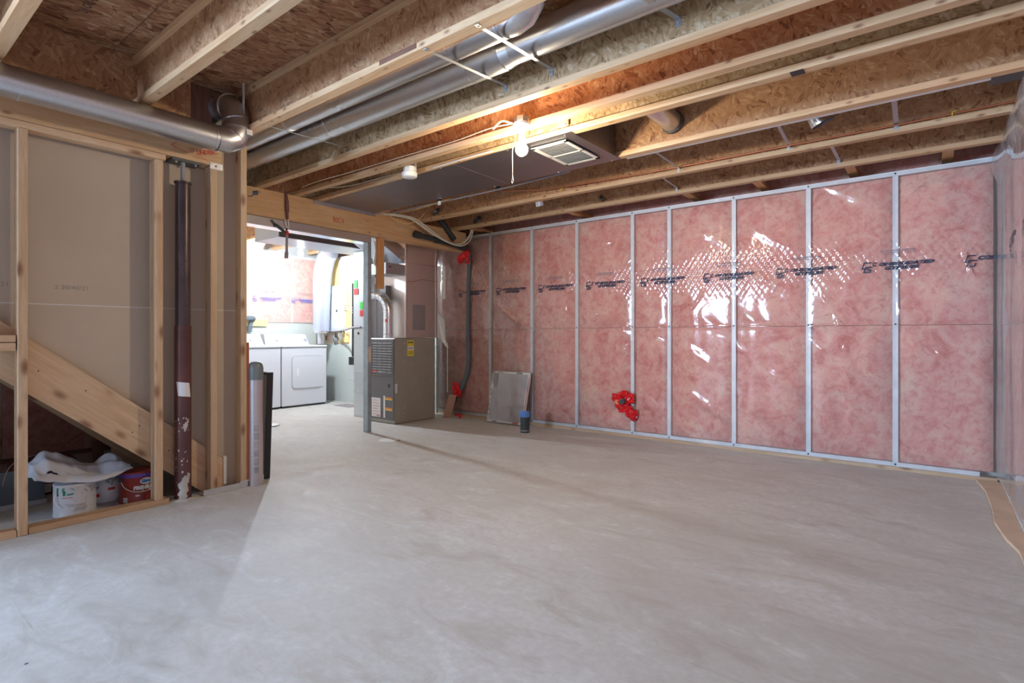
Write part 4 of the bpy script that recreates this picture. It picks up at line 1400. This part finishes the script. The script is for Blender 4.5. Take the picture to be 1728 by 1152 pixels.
# ------------------------------------------------------------------ under the stairs
def paint_can(cx, cy, r_, h, body, label, tilt=0):
    t = thing('paint_can', label, 'paint can', (cx, cy, 0))
    B().lathe([(r_ - .004, .001), (r_, .003), (r_, .008), (r_ - .003, .012), (r_ - .003, h - .012), (r_, h - .008), (r_, h), (r_ - .006, h + .002)], (cx, cy, 0), 44).done('body', body, parent=t, smooth=True)
    B().lathe([(r_ - .006, h - .004), (r_ - .012, h + .002), (r_ - .02, h - .006), (.001, h - .006)], (cx, cy, 0), 44, caps=False).done('lid', 'can_metal', parent=t, smooth=True)
    return t


rc = (-4.205, 1.325)
RR = .108
cr = paint_can(*rc, RR, .205, 'can_red', 'dark red paint can with a purple band and white lettering')
AR = math.atan2(-rc[1], -rc[0])
wr_ = wrap(RR - .0015, AR, *rc)
q = B()
q.grid(30, 1, lambda u, v: wr_((u - .5) * .34 * 1.9, .172 + .026 * v))
q.done('purple_band', 'purple', parent=cr)
q = B()
wq = wrap(RR - .0005, AR, *rc)
blob(q, wq, .045, .145, .036, .022)
q.done('logo_oval', 'paper_white', parent=cr)
q = B()
wq2 = wrap(RR + .0003, AR, *rc)
put_text(q, 'Glidden', .028, lambda u, v: wq2(.017 + u, .137 + v), fit=.058, bold=.002, shear=.1)
q.done('logo_lettering', 'blue_print', parent=cr)
q = B()
put_text(q, 'PREMIUM', .030, lambda u, v: wq(-.026 + u, .095 + v), fit=.125, bold=.003, shear=.15)
for (a, c, z) in ((.02, .075, .082), (.03, .09, .185)):
    q.bm.faces.new([q.bm.verts.new(wq(u, z + dz)) for u, dz in ((a, 0), (c, 0), (c, .006), (a, .006))])
q.bm.faces.new([q.bm.verts.new(wq(-.004 + .014 * math.cos(a), .055 + .006 * math.sin(a))) for a in [k * math.pi / 6 for k in range(12)]])
q.done('lettering', 'paper_white', parent=cr)
q = B()
for (a, c, z0, z1) in ((-.092, -.06, .01, .045),):
    q.grid(4, 1, lambda u, v: wq(a + (c - a) * u, z0 + (z1 - z0) * v))
q.done('barcode_patch', 'light_grey', parent=cr)
B().tube(spline([wrap(RR + .004, AR, *rc)(-.11, .15), wrap(RR + .012, AR, *rc)(-.08, .115), wrap(RR + .012, AR, *rc)(-.03, .088), wrap(RR + .01, AR, *rc)(.03, .08), wrap(RR + .01, AR, *rc)(.08, .085)], 6), .0028, 8).done('handle', 'cable_white', parent=cr, smooth=True)
B().cyl(wrap(RR - .002, AR, *rc)(-.11, .155), wrap(RR + .008, AR, *rc)(-.11, .155), .013, seg=12).done('handle_mount', 'black', parent=cr)

wc = (-4.20, .985)
cw = paint_can(*wc, RR, .198, 'can_white', 'white paint can with a green and white label patch')
AW = math.atan2(-wc[1], -wc[0])
ww = wrap(RR - .0012, AW, *wc)
q = B()
q.grid(24, 1, lambda u, v: ww(-.10 + .2 * u, .186 + .012 * v))
q.done('rusty_rim', 'label_tan', parent=cw)
q = B()
for pts in ([(-.10, .135), (-.05, .135), (-.045, .16), (-.055, .168), (-.05, .183), (-.10, .183)], [(-.038, .138), (-.008, .141), (-.004, .15), (-.038, .147)], [(-.03, .178), (-.008, .176), (-.002, .166), (-.012, .172)]):
    q.bm.faces.new([q.bm.verts.new(ww(*p)) for p in pts])
q.done('green_print', 'dark_green', parent=cw)
q = B()
q.grid(6, 1, lambda u, v: ww(-.065 + .055 * u, .122 + .003 * v))
q.done('red_print', 'red', parent=cw)
q = B()
for (a, c, z) in ((-.09, -.04, .083), (-.04, .0, .081), (-.075, -.01, .043), (.055, .1, .055), (0, .06, .10), (.05, .1, .112)):
    q.bm.faces.new([q.bm.verts.new(ww(u, z + dz)) for u, dz in ((a, 0), (c, 0), (c, .0022), (a, .0022))])
for k in range(5):
    u = -.004 + k * .012
    q.bm.faces.new([q.bm.verts.new(ww(u + a, .04 + b_)) for a, b_ in ((0, 0), (.004, 0), (.014, .022), (.010, .022))])
for (u, z, s_) in ((.05, .16, .012), (.062, .15, .010), (.035, .145, .008), (.078, .172, .012), (.09, .15, .018)):
    q.bm.faces.new([q.bm.verts.new(ww(u + s_ * .35 * math.cos(a), z + s_ * math.sin(a) * .6)) for a in (0, 1, 2, 3.3, 4.4, 5.2)])
q.done('black_print', 'grey_mark', parent=cw)
q = B()
put_text(q, 'COLORANT', .017, lambda u, v: ww(-.035 + u, .068 + v), fit=.09)
q.done('lettering', 'grey_print', parent=cw)
B().tube(spline([wrap(RR + .003, AW, *wc)(-.098, .15), wrap(RR + .012, AW, *wc)(-.112, .12), wrap(RR + .012, AW, *wc)(-.10, .09), wrap(RR + .009, AW, *wc)(-.075, .07)], 6), .003, 8).done('handle', 'paper_white', parent=cw, smooth=True)

# filled white sack between the cans with a cloth draped over
bg = thing('plastic_sack', 'white plastic sack with black and red print between the paint cans', 'sack', (-4.42, 1.2, 0))
bc = (-4.40, 1.19)


def sack(u, v):
    a = u * 2 * math.pi
    rad = .125 * (1 - .12 * v) * (1 + .10 * noise.noise((math.cos(a) * 2.2, math.sin(a) * 2.2, v * 3))) * (.86 + .14 * math.sin(math.pi * min(1, v * 1.3)))
    return (bc[0] + rad * math.cos(a), bc[1] + rad * math.sin(a), .002 + .22 * v)


q = B()
g_ = q.grid(40, 14, sack)
q.bm.faces.new([g_[i][14] for i in range(40)])
q.done('body', 'bag_white', parent=bg, smooth=True)
AB = math.atan2(-bc[1], -bc[0])


def onsack(u, z):
    a = (AB + u / .12) / (2 * math.pi)
    p = Vector(sack(a % 1, z / .22))
    d = Vector((p.x - bc[0], p.y - bc[1], 0)).normalized() * .0025
    return p + d


q = B()
r = random.Random(8)
for (u, z, w, h, a) in ((.03, .15, .05, .014, .5), (.045, .13, .012, .04, -.3), (.07, .15, .03, .012, .9), (.085, .17, .012, .03, .2), (.02, .135, .03, .012, -.5), (.055, .165, .035, .01, .2), (-.045, .10, .035, .014, .7), (-.06, .08, .03, .012, .3), (.10, .14, .012, .04, .3)):
    q.bm.faces.new([q.bm.verts.new(onsack(u + x * math.cos(a) - y * math.sin(a), z + x * math.sin(a) + y * math.cos(a))) for x, y in ((-w / 2, -h / 2), (w / 2, -h / 2), (w / 2, h / 2), (-w / 2, h / 2))])
q.done('black_print', 'grey_mark', parent=bg)
q = B()
for (u, z, w, h) in ((-.055, .055, .06, .022), (.04, .09, .04, .016)):
    q.grid(3, 1, lambda a, b_, u=u, z=z, w=w, h=h: onsack(u + w * (a - .5), z + h * (b_ - .5)))
q.done('red_print', 'red', parent=bg)


def lerp_tab(tab, t):
    for (a, p), (c, r_) in zip(tab, tab[1:]):
        if t <= c:
            k = (t - a) / (c - a)
            k = k * k * (3 - 2 * k)
            return p + (r_ - p) * k
    return tab[-1][1]


TOPZ = [(.775, .27), (.80, .33), (.86, .378), (.92, .355), (.99, .318), (1.06, .275), (1.12, .262), (1.19, .29), (1.235, .285), (1.275, .245)]
BOTZ = [(.775, .262), (.85, .236), (.93, .212), (1.05, .199), (1.15, .207), (1.275, .235)]


def cloth(u, v):
    y = .772 + .50 * u
    zt, zb = lerp_tab(TOPZ, y), lerp_tab(BOTZ, y)
    x = -4.085 - .045 * abs(u - .45) - .25 * v - .05 * u * v
    z = zb + (zt - zb) * v ** .7
    f = math.sin(v * 11 + u * 4 + 1.5 * math.sin(u * 7)) * .010 + .012 * noise.noise((u * 5, v * 4, 2)) + .006 * noise.noise((u * 14, v * 9, 5))
    k = min(1, v * 5)
    return Vector((x + .02 * math.sin(u * 9 + 2) * (1 - v), y, z + f * k))


q = B()
NU, NV = 60, 26
g_ = q.grid(NU, NV, cloth)
kill = [f for f in q.bm.faces if (lambda c: ((c.y - .868) / .03) ** 2 + ((c.x + 4.165) / .016) ** 2 < 1)(f.calc_center_median())]
bmesh.ops.delete(q.bm, geom=kill, context='FACES')
o = q.done('rag', 'cloth_white', label='white cotton rag draped over the paint can and sack', cat='cloth', smooth=True)
md = o.modifiers.new('thick', 'SOLIDIFY')
md.thickness = .006
md.offset = 1

bb = thing('storage_box', 'dark maroon box with a barcode label behind the leftmost stud', 'box', (-4.85, .95, 0))
bx('body', 'box_maroon', -5.00, -4.83, .80, 1.14, .001, .235, .004, parent=bb)
bx('barcode_label', 'paper_white', -4.829, -4.827, .935, 1.0, .02, .075, parent=bb)
q = B()
for k in range(9):
    q.box(-4.8265, -4.8255, .94 + k * .0062, .9425 + k * .0062, .03, .068)
q.done('barcode', 'grey_mark', parent=bb)
gp = thing('glass_sheet', 'dark glass sheet with a pale metal edge lying at the left', 'glass sheet', (-4.7, .4, 0))
bx('pane', 'dark_glass', -4.62, -4.60, -.3, .92, .035, .24, parent=gp)
bx('edge_channel', 'galv_dull', -4.625, -4.594, -.3, .93, .003, .034, parent=gp)
bx('floor_batten', 'lumber_y', -4.9, -4.86, 1.3, 1.9, .001, .03, .002, label='thin pale batten on the floor behind the red paint can', cat='board')
bx('foam_sheet', 'plywood', -5.46, -5.44, 1.52, 1.88, .001, .34, .002, label='pale board standing low behind the red paint can', cat='sheet')
cable('thin wire loop arching over the rag', [(-4.5, .70, .18), (-4.52, .74, .29), (-4.55, .84, .33), (-4.6, .95, .31)], 'lever_grey', .003, 'wire_loop', 'wire')

# ------------------------------------------------------------------ laundry and furnace corner
def appliance(y0, y1, label, name, cat):
    t = thing(name, label, cat, (-8.05, (y0 + y1) / 2, 0))
    bx('body', 'white_enamel', -8.40, -7.73, y0 + .004, y1 - .004, .03, .915, .008, parent=t)
    bx('top', 'white_enamel', -8.41, -7.715, y0 + .001, y1 - .001, .918, .948, .010, parent=t)
    bx('toe_gap', 'black', -8.38, -7.75, y0 + .02, y1 - .02, .001, .029, parent=t)
    q = B()
    q.prism([(-8.42, y0 + .01, .95), (-8.22, y0 + .01, .95), (-8.34, y0 + .035, 1.125), (-8.42, y0 + .035, 1.125)], (0, 0, 0))
    q.bm.clear()
    a = [(-8.42, y0 + .006, .95), (-8.22, y0 + .006, .95), (-8.31, y0 + .03, 1.12), (-8.42, y0 + .03, 1.13)]
    c = [(x, 2 * ((y0 + y1) / 2) - y, z) for x, y, z in a]
    va = [q.bm.verts.new(p) for p in a]
    vc = [q.bm.verts.new(p) for p in c]
    q.bm.faces.new(va[::-1])
    q.bm.faces.new(vc)
    for k in range(4):
        q.bm.faces.new((va[k], va[(k + 1) % 4], vc[(k + 1) % 4], vc[k]))
    cn = q.done('console', 'white_enamel', parent=t)

    def face(y, s, lift=.002):     # point on the console front: s 0..1 upward
        return Vector((-8.22 - .09 * s + lift, y, .95 + .17 * s + lift * .5))
    return t, cn, face


def dial(t, cn, face, y, s, r_, mat='light_grey'):
    c = face(y, s, .001)
    n_ = Vector((.17, 0, .09)).normalized()
    B().cyl(c, c + n_ * .018, r_, r_ * .85, 20).done('dial', mat, parent=cn, smooth=True)
    q = B()
    for k in range(14):
        a = k * 2 * math.pi / 14
        p = c + n_ * .001 + Vector((0, math.cos(a), 0)) * (r_ * 1.9) + Vector((-.09, 0, .17)).normalized() * math.sin(a) * (r_ * 1.9)
        q.cyl(p, p + n_ * .001, .006, seg=6)
    q.done('dial_marks', 'grey_mark', parent=cn)


wm, wcn, wfc = appliance(3.60, 4.285, 'white top loading washing machine left of the dryer', 'washing_machine', 'washing machine')
dial(wm, wcn, wfc, 4.10, .5, .028)
dial(wm, wcn, wfc, 3.85, .5, .022)
bx('lid', 'white_enamel', -8.18, -7.74, 3.66, 4.225, .949, .962, .004, parent=wm)
dm, dcn, dfc = appliance(4.295, 5.06, 'white dryer with a recessed square front door', 'dryer', 'dryer')
dial(dm, dcn, dfc, 4.50, .5, .030)
dial(dm, dcn, dfc, 5.0, .45, .012)
q = B()
for (a, c) in ((4.45, 4.56), (4.90, 4.96), (4.62, 4.68)):
    q.prism([dfc(a, .82), dfc(c, .82), dfc(c, .85), dfc(a, .85)], (.0005, 0, 0))
q.done('console_print', 'grey_mark', parent=dcn)
# door: rounded rectangle panel standing slightly proud, with a dark gap around it


def rrect(y0, y1, z0, z1, r_, x, n=6):
    pts = []
    for cy, cz, a0 in ((y1 - r_, z1 - r_, 0), (y0 + r_, z1 - r_, 90), (y0 + r_, z0 + r_, 180), (y1 - r_, z0 + r_, 270)):
        for k in range(n + 1):
            a = math.radians(a0 + 90 * k / n)
            pts.append((x, cy + r_ * math.cos(a), cz + r_ * math.sin(a)))
    return pts


B().prism(rrect(4.455, 4.985, .285, .785, .05, -7.73), (.002, 0, 0)).done('door_gap', 'grey_mark', parent=dm)
dr = B().prism(rrect(4.461, 4.979, .291, .779, .046, -7.7285), (.012, 0, 0)).done('door', 'white_enamel', parent=dm)
B().prism(rrect(4.535, 4.56, .48, .60, .012, -7.7165), (.004, 0, 0)).done('door_handle', 'white_plastic', parent=dr)
bx('front_seam', 'grey_mark', -7.731, -7.7285, 4.30, 5.055, .9155, .9175, parent=dm)

# pipe elbow and box behind the washer
B().tube(spline([(-8.445, 4.16, 1.16), (-8.445, 4.18, 1.30), (-8.40, 4.20, 1.36), (-8.36, 4.12, 1.37), (-8.36, 3.95, 1.36)], 6), .035, 14).done('drain_pipe', 'foam_grey', label='dark grey hose bend above the washing machine', cat='pipe', smooth=True)

# foil wrapped vent in the corner
fv = thing('vent_pipe', 'fat silver bubble-wrapped vent pipe in the laundry corner', 'pipe', (-8.07, 5.17, .95))
rv = .138
q = B()
q.tube([(-7.80, 5.17, 2.47), (-7.9, 5.17, 2.40), (-8.0, 5.17, 2.2), (-8.04, 5.17, 1.95), (-8.05, 5.17, 1.6), (-8.06, 5.17, 1.17)], [rv, rv + .012, rv + .015, rv + .01, rv, rv - .005], 32)
q.done('wrap', 'foil_wrap', parent=fv, smooth=True)
q = B()
q.tube([(-7.88, 5.12, 2.35), (-7.90, 5.10, 2.1), (-7.90, 5.10, 1.9)], [.02, .028, .02], 8)
q.done('torn_seam', 'label_tan', parent=fv, smooth=True)
B().cyl((-8.06, 5.17, 1.18), (-8.06, 5.17, 1.14), rv - .002, seg=32).done('strap', 'galv_bright', parent=fv)
B().cyl((-8.06, 5.17, 1.16), (-8.06, 5.17, .96), .065, seg=24).done('pipe', 'galvanised', parent=fv, smooth=True)

# boarding and electrical panel on the far wall
wq_ = thing('wall_laundry_side', 'boarded upper wall with pale concrete below beside the panel', None, (-7.4, D, 0), kind='structure')
bx('concrete_face', 'parged', -8.5, -5.57, D - .02, D + .1, 0, .955, parent=wq_)
bx('backing_board', 'label_tan', -8.5, -7.46, D - .012, D + .09, .957, 1.22, parent=wq_)
bx('backing_board', 'ply_yellow', -8.5, -7.46, D - .012, D + .09, 1.222, 2.42, parent=wq_)
bx('wrapped_strip', 'filter_media', -7.9, -7.58, D - .018, D - .013, 1.95, 2.42, parent=wq_)
bx('pale_board', 'drywall_paper', -7.46, -5.57, D - .02, D + .09, .957, 2.42, parent=wq_)
bx('panel_edge', 'cable_black', -7.50, -7.475, D - .05, D - .0205, .75, 1.95, parent=wq_)
bx('backing_board', 'white_wall', -7.55, -5.3, D + .0, D + .09, 2.421, ZT - .002, parent=wq_)
ep = thing('electrical_panel', 'light grey electrical panel mounted on the yellow board', 'electrical panel', (-7.88, D - .06, 1.17))
bx('box', 'light_grey', -8.16, -7.70, D - .09, D - .013, 1.17, 1.93, .004, parent=ep)
dpn = bx('door', 'light_grey', -8.05, -7.72, D - .096, D - .0905, 1.21, 1.90, .002, parent=ep)
bx('latch', 'black', -7.86, -7.83, D - .101, D - .0965, 1.49, 1.53, parent=dpn)
for (x, z) in ((-7.98, 1.83), (-7.82, 1.83), (-7.88, 1.60)):
    bx('sticker', 'paper_white', x - .035, x + .035, D - .0975, D - .0965, z - .035, z + .035, parent=dpn)
q = B()
q.tube(spline([(-8.16, D - .08, 1.1), (-8.22, D - .08, 1.5), (-8.24, D - .08, 1.8), (-8.2, D - .08, 2.1), (-8.1, D - .08, 2.42)], 6), .018, 10)
q.done('cable_bundle', 'cable_white', label='bundle of cables rising left of the electrical panel', cat='cable', smooth=True)
q = B()
q.tube([(-8.27, D - .055, 1.02), (-8.27, D - .055, 1.7), (-8.26, D - .055, 2.1)], .035, 12)
q.done('brown_pipe', 'rust_red', label='brown pipe beside the silver wrapped vent', cat='pipe', smooth=True)
# meter, coil of wire and other gear under the panel
cw_ = thing('cable_coil', 'round coil of grey cable hung under the electrical panel', 'cable coil', (-7.97, D - .05, 1.0))
q = B()
for k in range(6):
    rr_ = .07 - k * .009
    q.tube([(-7.97 + rr_ * math.cos(a * math.pi / 9), D - .03 - .008 * k, 1.03 + rr_ * math.sin(a * math.pi / 9)) for a in range(19)], .006, 6)
q.done('wire', 'grey_mark', parent=cw_, smooth=True)
gm = thing('junction_box', 'small metal transformer box under the electrical panel', 'box', (-7.75, D - .05, 1.03))
B().cyl((-7.76, D - .06, 1.02), (-7.76, D - .06, 1.14), .032, seg=20).done('cylinder', 'galvanised', parent=gm, smooth=True)
bx('base', 'ply_yellow', -7.90, -7.62, D - .03, D - .0125, .985, 1.16, parent=gm)
for k, (xa, za, xb_, zb, m_) in enumerate(((-7.93, 1.17, -7.95, 1.06, 'cable_black'), (-7.85, 1.17, -7.83, 1.05, 'cable_white'), (-7.75, 1.17, -7.72, 1.1, 'cable_yellow'), (-7.68, 1.17, -7.60, 1.12, 'cable_white'))):
    cable(('black', 'white', 'yellow', 'pale')[k] + ' wire dropping out of the bottom of the electrical panel', [(xa, D - .05, za), ((xa + xb_) / 2 + .02, D - .07, (za + zb) / 2), (xb_, D - .04, zb)], m_, .008)
for k, z in enumerate((1.60, 1.56, 1.52)):
    cable(('top', 'middle', 'lowest')[k] + ' white cable leaving the right side of the electrical panel', [(-7.70, D - .05, z), (-7.62, D - .06, z + .02), (-7.55, D - .04, z - .02), (-7.48, D - .05, z - .05)], 'cable_white', .008)
cable('dark gas pipe running level from the panel to the return duct', [(-7.9, D - .12, 1.17), (-7.4, 5.1, 1.18), (-6.75, 4.75, 1.19), (-6.24, 4.46, 1.205), (-5.95, 4.40, 1.21)], 'lever_grey', .014, 'gas_pipe', 'pipe')

# furnace
fu = thing('furnace', 'grey furnace with a dark louvred front and yellow tag', 'furnace', (-5.53, 4.73, 0))
FX0, FX1, FY0, FY1, FH = -5.83, -5.265, 4.385, 5.085, 1.068
bx('cabinet', 'furnace_side', FX0, FX1, FY0 + .012, FY1, .004, FH, .006, parent=fu)
q = B()
q.box(FX1 - .004, FX1 + .003, FY0 + .012, FY0 + .02, .004, FH)
q.done('edge_lip', 'furnace_side', parent=fu)
up = bx('upper_door', 'furnace_front', FX0 + .006, FX1 - .006, FY0 - .004, FY0 + .011, .60, FH - .012, .004, parent=fu)
lo_ = bx('lower_door', 'furnace_front', FX0 + .006, FX1 - .006, FY0, FY0 + .0115, .045, .590, .003, parent=fu)
for k in range(12):
    z = FH - .07 - k * .033
    for j in range(5):
        x = FX0 + .07 + j * .095
        B().box(x, x + .075, FY0 - .012, FY0 - .0045, z, z + .008, .002).done('louvre', 'furnace_line', parent=up)
q = B()
q.prism([(x, FY0 - .0045, z) for x, z in [(-5.66 + .035 * math.cos(a), .648 + .016 * math.sin(a)) for a in [k * math.pi / 8 for k in range(16)]]], (0, -.001, 0))
q.box(-5.625, -5.59, FY0 - .0055, FY0 - .0045, .64, .656)
q.done('red_badge', 'red', parent=up)
q = B()
q.box(-5.56, -5.53, FY0 - .0055, FY0 - .0045, .64, .650)
q.box(-5.52, -5.49, FY0 - .0055, FY0 - .0045, .64, .650)
q.done('badge_letters', 'light_grey', parent=up)
bx('latch', 'black', -5.375, -5.345, FY0 - .003, FY0 - .0005, .455, .495, parent=lo_)
bx('rating_label', 'paper_white', -5.70, -5.525, FY0 - .002, FY0 - .0005, .07, .31, parent=lo_)
q = B()
for k in range(6):
    q.box(-5.69, -5.535 - .02 * (k % 3), FY0 - .003, FY0 - .0022, .10 + k * .035, .105 + k * .035)
q.box(-5.60, -5.53, FY0 - .003, FY0 - .0022, .08, .09)
q.done('red_print', 'red', parent=lo_)
bx('warning_label', 'paper_white', -5.465, -5.435, FY0 - .002, FY0 - .0005, .07, .345, parent=lo_)
for z in (.30, .17):
    bx('warning_stripe', 'orange', -5.43, -5.30, FY0 - .002, FY0 - .0005, z + .008, z + .03, parent=lo_)
    bx('warning_stripe', 'yellow', -5.43, -5.30, FY0 - .002, FY0 - .0005, z - .004, z + .008, parent=lo_)
yt = bx('yellow_tag', 'yellow', FX1 + .0005, FX1 + .004, 4.60, 4.705, .84, 1.04, parent=fu)
bx('tag_window', 'paper_white', FX1 + .0042, FX1 + .005, 4.602, 4.703, .915, .965, parent=yt)
q = B()
put_text(q, 'WARNING', .02, lambda u, v: (FX1 + .0045, 4.607 + u, 1.005 + v), fit=.085, bold=.002)
for k in range(3):
    q.box(FX1 + .0042, FX1 + .0048, 4.615, 4.69, .862 + k * .014, .866 + k * .014)
q.box(FX1 + .0052, FX1 + .0056, 4.607, 4.695, .937, .944)
q.done('tag_print', 'navy_print', parent=yt)
bx('serial_label', 'paper_white', FX1 + .0005, FX1 + .002, 4.395, 4.435, .385, .50, parent=fu)
q = B()
for (y, z) in ((4.55, 1.0), (4.55, .78), (4.55, .60), (4.55, .12), (5.0, .52), (4.56, .20)):
    q.cyl((FX1 + .0005, y, z), (FX1 + .003, y, z), .006, seg=8)
q.done('screw_heads', 'bright_nail', parent=fu)

# plenum box on the furnace
pl_ = thing('plenum', 'tall sheet metal plenum standing on the furnace', 'duct', (-5.5, 4.87, FH))
bx('box', 'plenum_metal', -5.80, -5.30, 4.60, 5.15, FH + .002, 2.46, .003, parent=pl_)
q = B()
q.box(-5.298, -5.293, 4.60, 4.625, FH + .002, 2.46)
q.box(-5.303, -5.295, 5.125, 5.15, FH + .002, 2.46)
q.box(-5.2995, -5.296, 4.625, 5.125, 2.03, 2.036)
q.done('corner_seam', 'galv_bright', parent=pl_)
bx('access_panel', 'galv_dull', -5.2995, -5.294, 4.71, 4.935, 1.17, 1.50, .002, parent=pl_)
q = B()
q.tube(spline([(-5.292, 4.61, 1.79), (-5.29, 4.75, 1.80), (-5.29, 4.85, 1.83), (-5.29, 5.0, 1.83), (-5.292, 5.14, 1.82)], 6), .003, 6)
q.done('thin_wire', 'copper', parent=pl_)
bx('black_coil_case', 'furnace_front', -5.80, -5.60, 4.53, 4.598, FH + .001, 1.75, .003, parent=pl_)
hd = thing('flat_duct', 'bright sheet metal duct branching over the plenum behind the beam', 'duct', (-5.5, 4.2, 2.1))
q = B()
q.prism([(-5.78, 4.10, 2.30), (-5.32, 4.10, 2.30), (-5.31, 4.598, 2.02), (-5.78, 4.598, 2.02)], (0, 0, .18))
q.done('trunk', 'galvanised', parent=hd)
bx('damper_box', 'galv_dull', -5.60, -5.315, 4.30, 4.597, 1.86, 2.0, .003, parent=hd)
B().cyl((-5.313, 4.36, 1.95), (-5.305, 4.36, 1.95), .01, seg=10).done('damper_knob', 'black', parent=hd)

# flue
fl = thing('flue_pipe', 'bright metal flue elbow rising from the furnace top', 'pipe', (-5.48, 4.5, FH))
pf = spline([(-5.47, 4.46, FH + .003), (-5.47, 4.46, 1.25), (-5.47, 4.46, 1.42), (-5.50, 4.455, 1.52), (-5.58, 4.45, 1.595), (-5.68, 4.44, 1.625), (-5.78, 4.40, 1.63)], 3)
B().tube(pf, .06, 24).done('pipe', 'galv_bright', parent=fl, smooth=True)
for i in (1, 6, 8, 10, 12, 14):
    d = (pf[i + 1] - pf[i]).normalized() * .004
    B().cyl(pf[i] - d, pf[i] + d, .063, seg=24).done('joint_band', 'galvanised', parent=fl, smooth=True)
q = B()
q.box(-5.45, -5.41, 4.396, 4.398, 1.27, 1.31)
q.done('sticker', 'red', parent=fl)

# return air box left of the steel stud
ra = thing('return_duct', 'tall pale sheet metal return air duct with green and red stickers', 'duct', (-6.07, 4.65, 0))
RX0, RX1, RY = -6.24, -5.90, 4.50
bx('box', 'galvanised', RX0, RX1, RY, RY + .30, .002, 2.234, .003, parent=ra)
bx('front_sheet', 'light_grey', RX0 + .003, RX1 - .003, RY - .005, RY - .0005, 1.21, 2.23, parent=ra)
q = B()
for z in (.34, .62, 1.202):
    q.box(RX0 - .002, RX1 + .002, RY - .008, RY, z, z + .006)
q.done('seam', 'galv_bright', parent=ra)
B().cyl((-6.133, RY - .008, 1.13), (-6.133, RY - .0015, 1.13), .017, seg=16).done('plug_hole', 'black', parent=ra)
for (m_, x0, x1, z0, z1) in (('green', -6.225, -6.15, 1.75, 1.85), ('red', -6.225, -6.13, 1.655, 1.735), ('green', -6.094, -6.03, 1.455, 1.55), ('red', -6.094, -6.03, 1.36, 1.44)):
    bx('sticker', m_, x0, x1, RY - .009, RY - .0055, z0, z1, parent=ra)
bx('dark_edge', 'cable_black', RX0 - .02, RX0 - .003, RY + .04, RY + .06, .55, 1.9, parent=ra)
hm = thing('humidifier', 'small grey box with a black top on the side of the return duct', 'box', (-6.38, 4.68, .47))
bx('body', 'light_grey', -6.50, -6.261, 4.60, 4.76, .47, .69, .006, parent=hm)
bx('black_top', 'black', -6.50, -6.261, 4.60, 4.76, .692, .80, .004, parent=hm)

# white pipes behind the plenum
for k, (x, y) in enumerate(((-5.36, 5.24), (-5.285, 5.27))):
    q = B()
    q.tube([(x, y, 2.05), (x, y, 1.60)], .030 - .008 * k, 16)
    q.done('vent_pipe', 'white_plastic', label=('wider' if k == 0 else 'thinner') + ' white pipe dropping behind the plenum', cat='pipe', smooth=True)
q = B()
q.prism([(-5.35, 5.20, 1.42), (-5.26, 5.24, 1.32), (-5.25, 5.25, 1.05), (-5.21, 5.26, .93), (-5.27, 5.22, 1.02), (-5.35, 5.20, 1.08)], (0, .02, 0))
q.done('bent_flashing', 'steel_white', label='pale bent sheet behind the furnace corner', cat='sheet')
B().cyl((-5.22, 5.27, .33), (-5.22, 5.27, 1.0), .007, seg=8).done('drain_tube', 'cable_white', label='thin pale tube dropping behind the furnace', cat='tube', smooth=True)

# laundry ceiling duct
ld = thing('trunk_duct', 'dark rectangular trunk duct under the laundry joists', 'duct', (-6.4, 4, 2.24))
q = B()
q.prism([(-5.95, 3.27, 2.236), (-5.95, 3.27, H - .004), (-5.95, 5.2, H - .004), (-5.95, 5.2, 2.236)], (-.55, 0, 0))
q.done('trunk', 'galv_dull', parent=ld)
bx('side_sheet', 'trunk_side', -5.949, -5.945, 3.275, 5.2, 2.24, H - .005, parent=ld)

# electrical junction clutter beside the steel stud
jb = thing('thermostat_box', 'small brown framed box hung beside the orange plank', 'box', (-5.2, 4.2, 1.6))
bx('frame', 'label_tan', -5.19, -5.11, 4.02, 4.04, 1.58, 1.72, parent=jb)
bx('dark_face', 'grey_mark', -5.175, -5.125, 4.015, 4.0195, 1.595, 1.70, parent=jb)
for k in range(5):
    cable('grey wire in the tangle beside the orange plank, number %s from its left' % ('one', 'two', 'three', 'four', 'five')[k],
          [(-5.15 + .012 * k, 4.0 + .01 * k, 2.2), (-5.12 + .02 * k, 3.99 + .02 * (k % 2), 2.08), (-5.16 + .02 * k, 4.0, 1.95), (-5.10 + .008 * k, 4.01, 1.85), (-5.14 + .01 * k, 4.01, 1.72)],
          ('cable_white', 'steel_white', 'lever_grey', 'cable_white', 'light_grey')[k], .006, grp='tangled wires')

# floor marks and loose things in the laundry
lid = thing('white_disc', 'flat white round disc with a dark rim on the laundry floor', 'disc', (-6.40, 3.40, 0))
B().lathe([(.13, .001), (.135, .004), (.135, .010), (.12, .012), (.001, .013)], (-6.42, 3.38, 0), 40).done('plate', 'white_plastic', parent=lid, smooth=True)
B().lathe([(.136, .001), (.139, .003), (.139, .006), (.136, .007)], (-6.42, 3.38, 0), 40).done('rim', 'black', parent=lid)
fdn = thing('floor_drain', 'small square floor drain cover in front of the steel stud', 'drain', (-4.55, 3.72, 0))
B().lathe([(.11, .0005), (.11, .004), (.001, .005)], (-4.52, 3.70, 0), 24).done('cover', 'steel_white', parent=fdn)
B().lathe([(.02, .005), (.02, .007), (.001, .0072)], (-4.42, 3.74, 0), 12).done('plug', 'grey_mark', parent=fdn)
bx('door_mat', 'grey_print', -7.45, -7.05, 5.0, 5.25, .001, .006, label='thin grey mat on the floor right of the dryer', cat='mat')
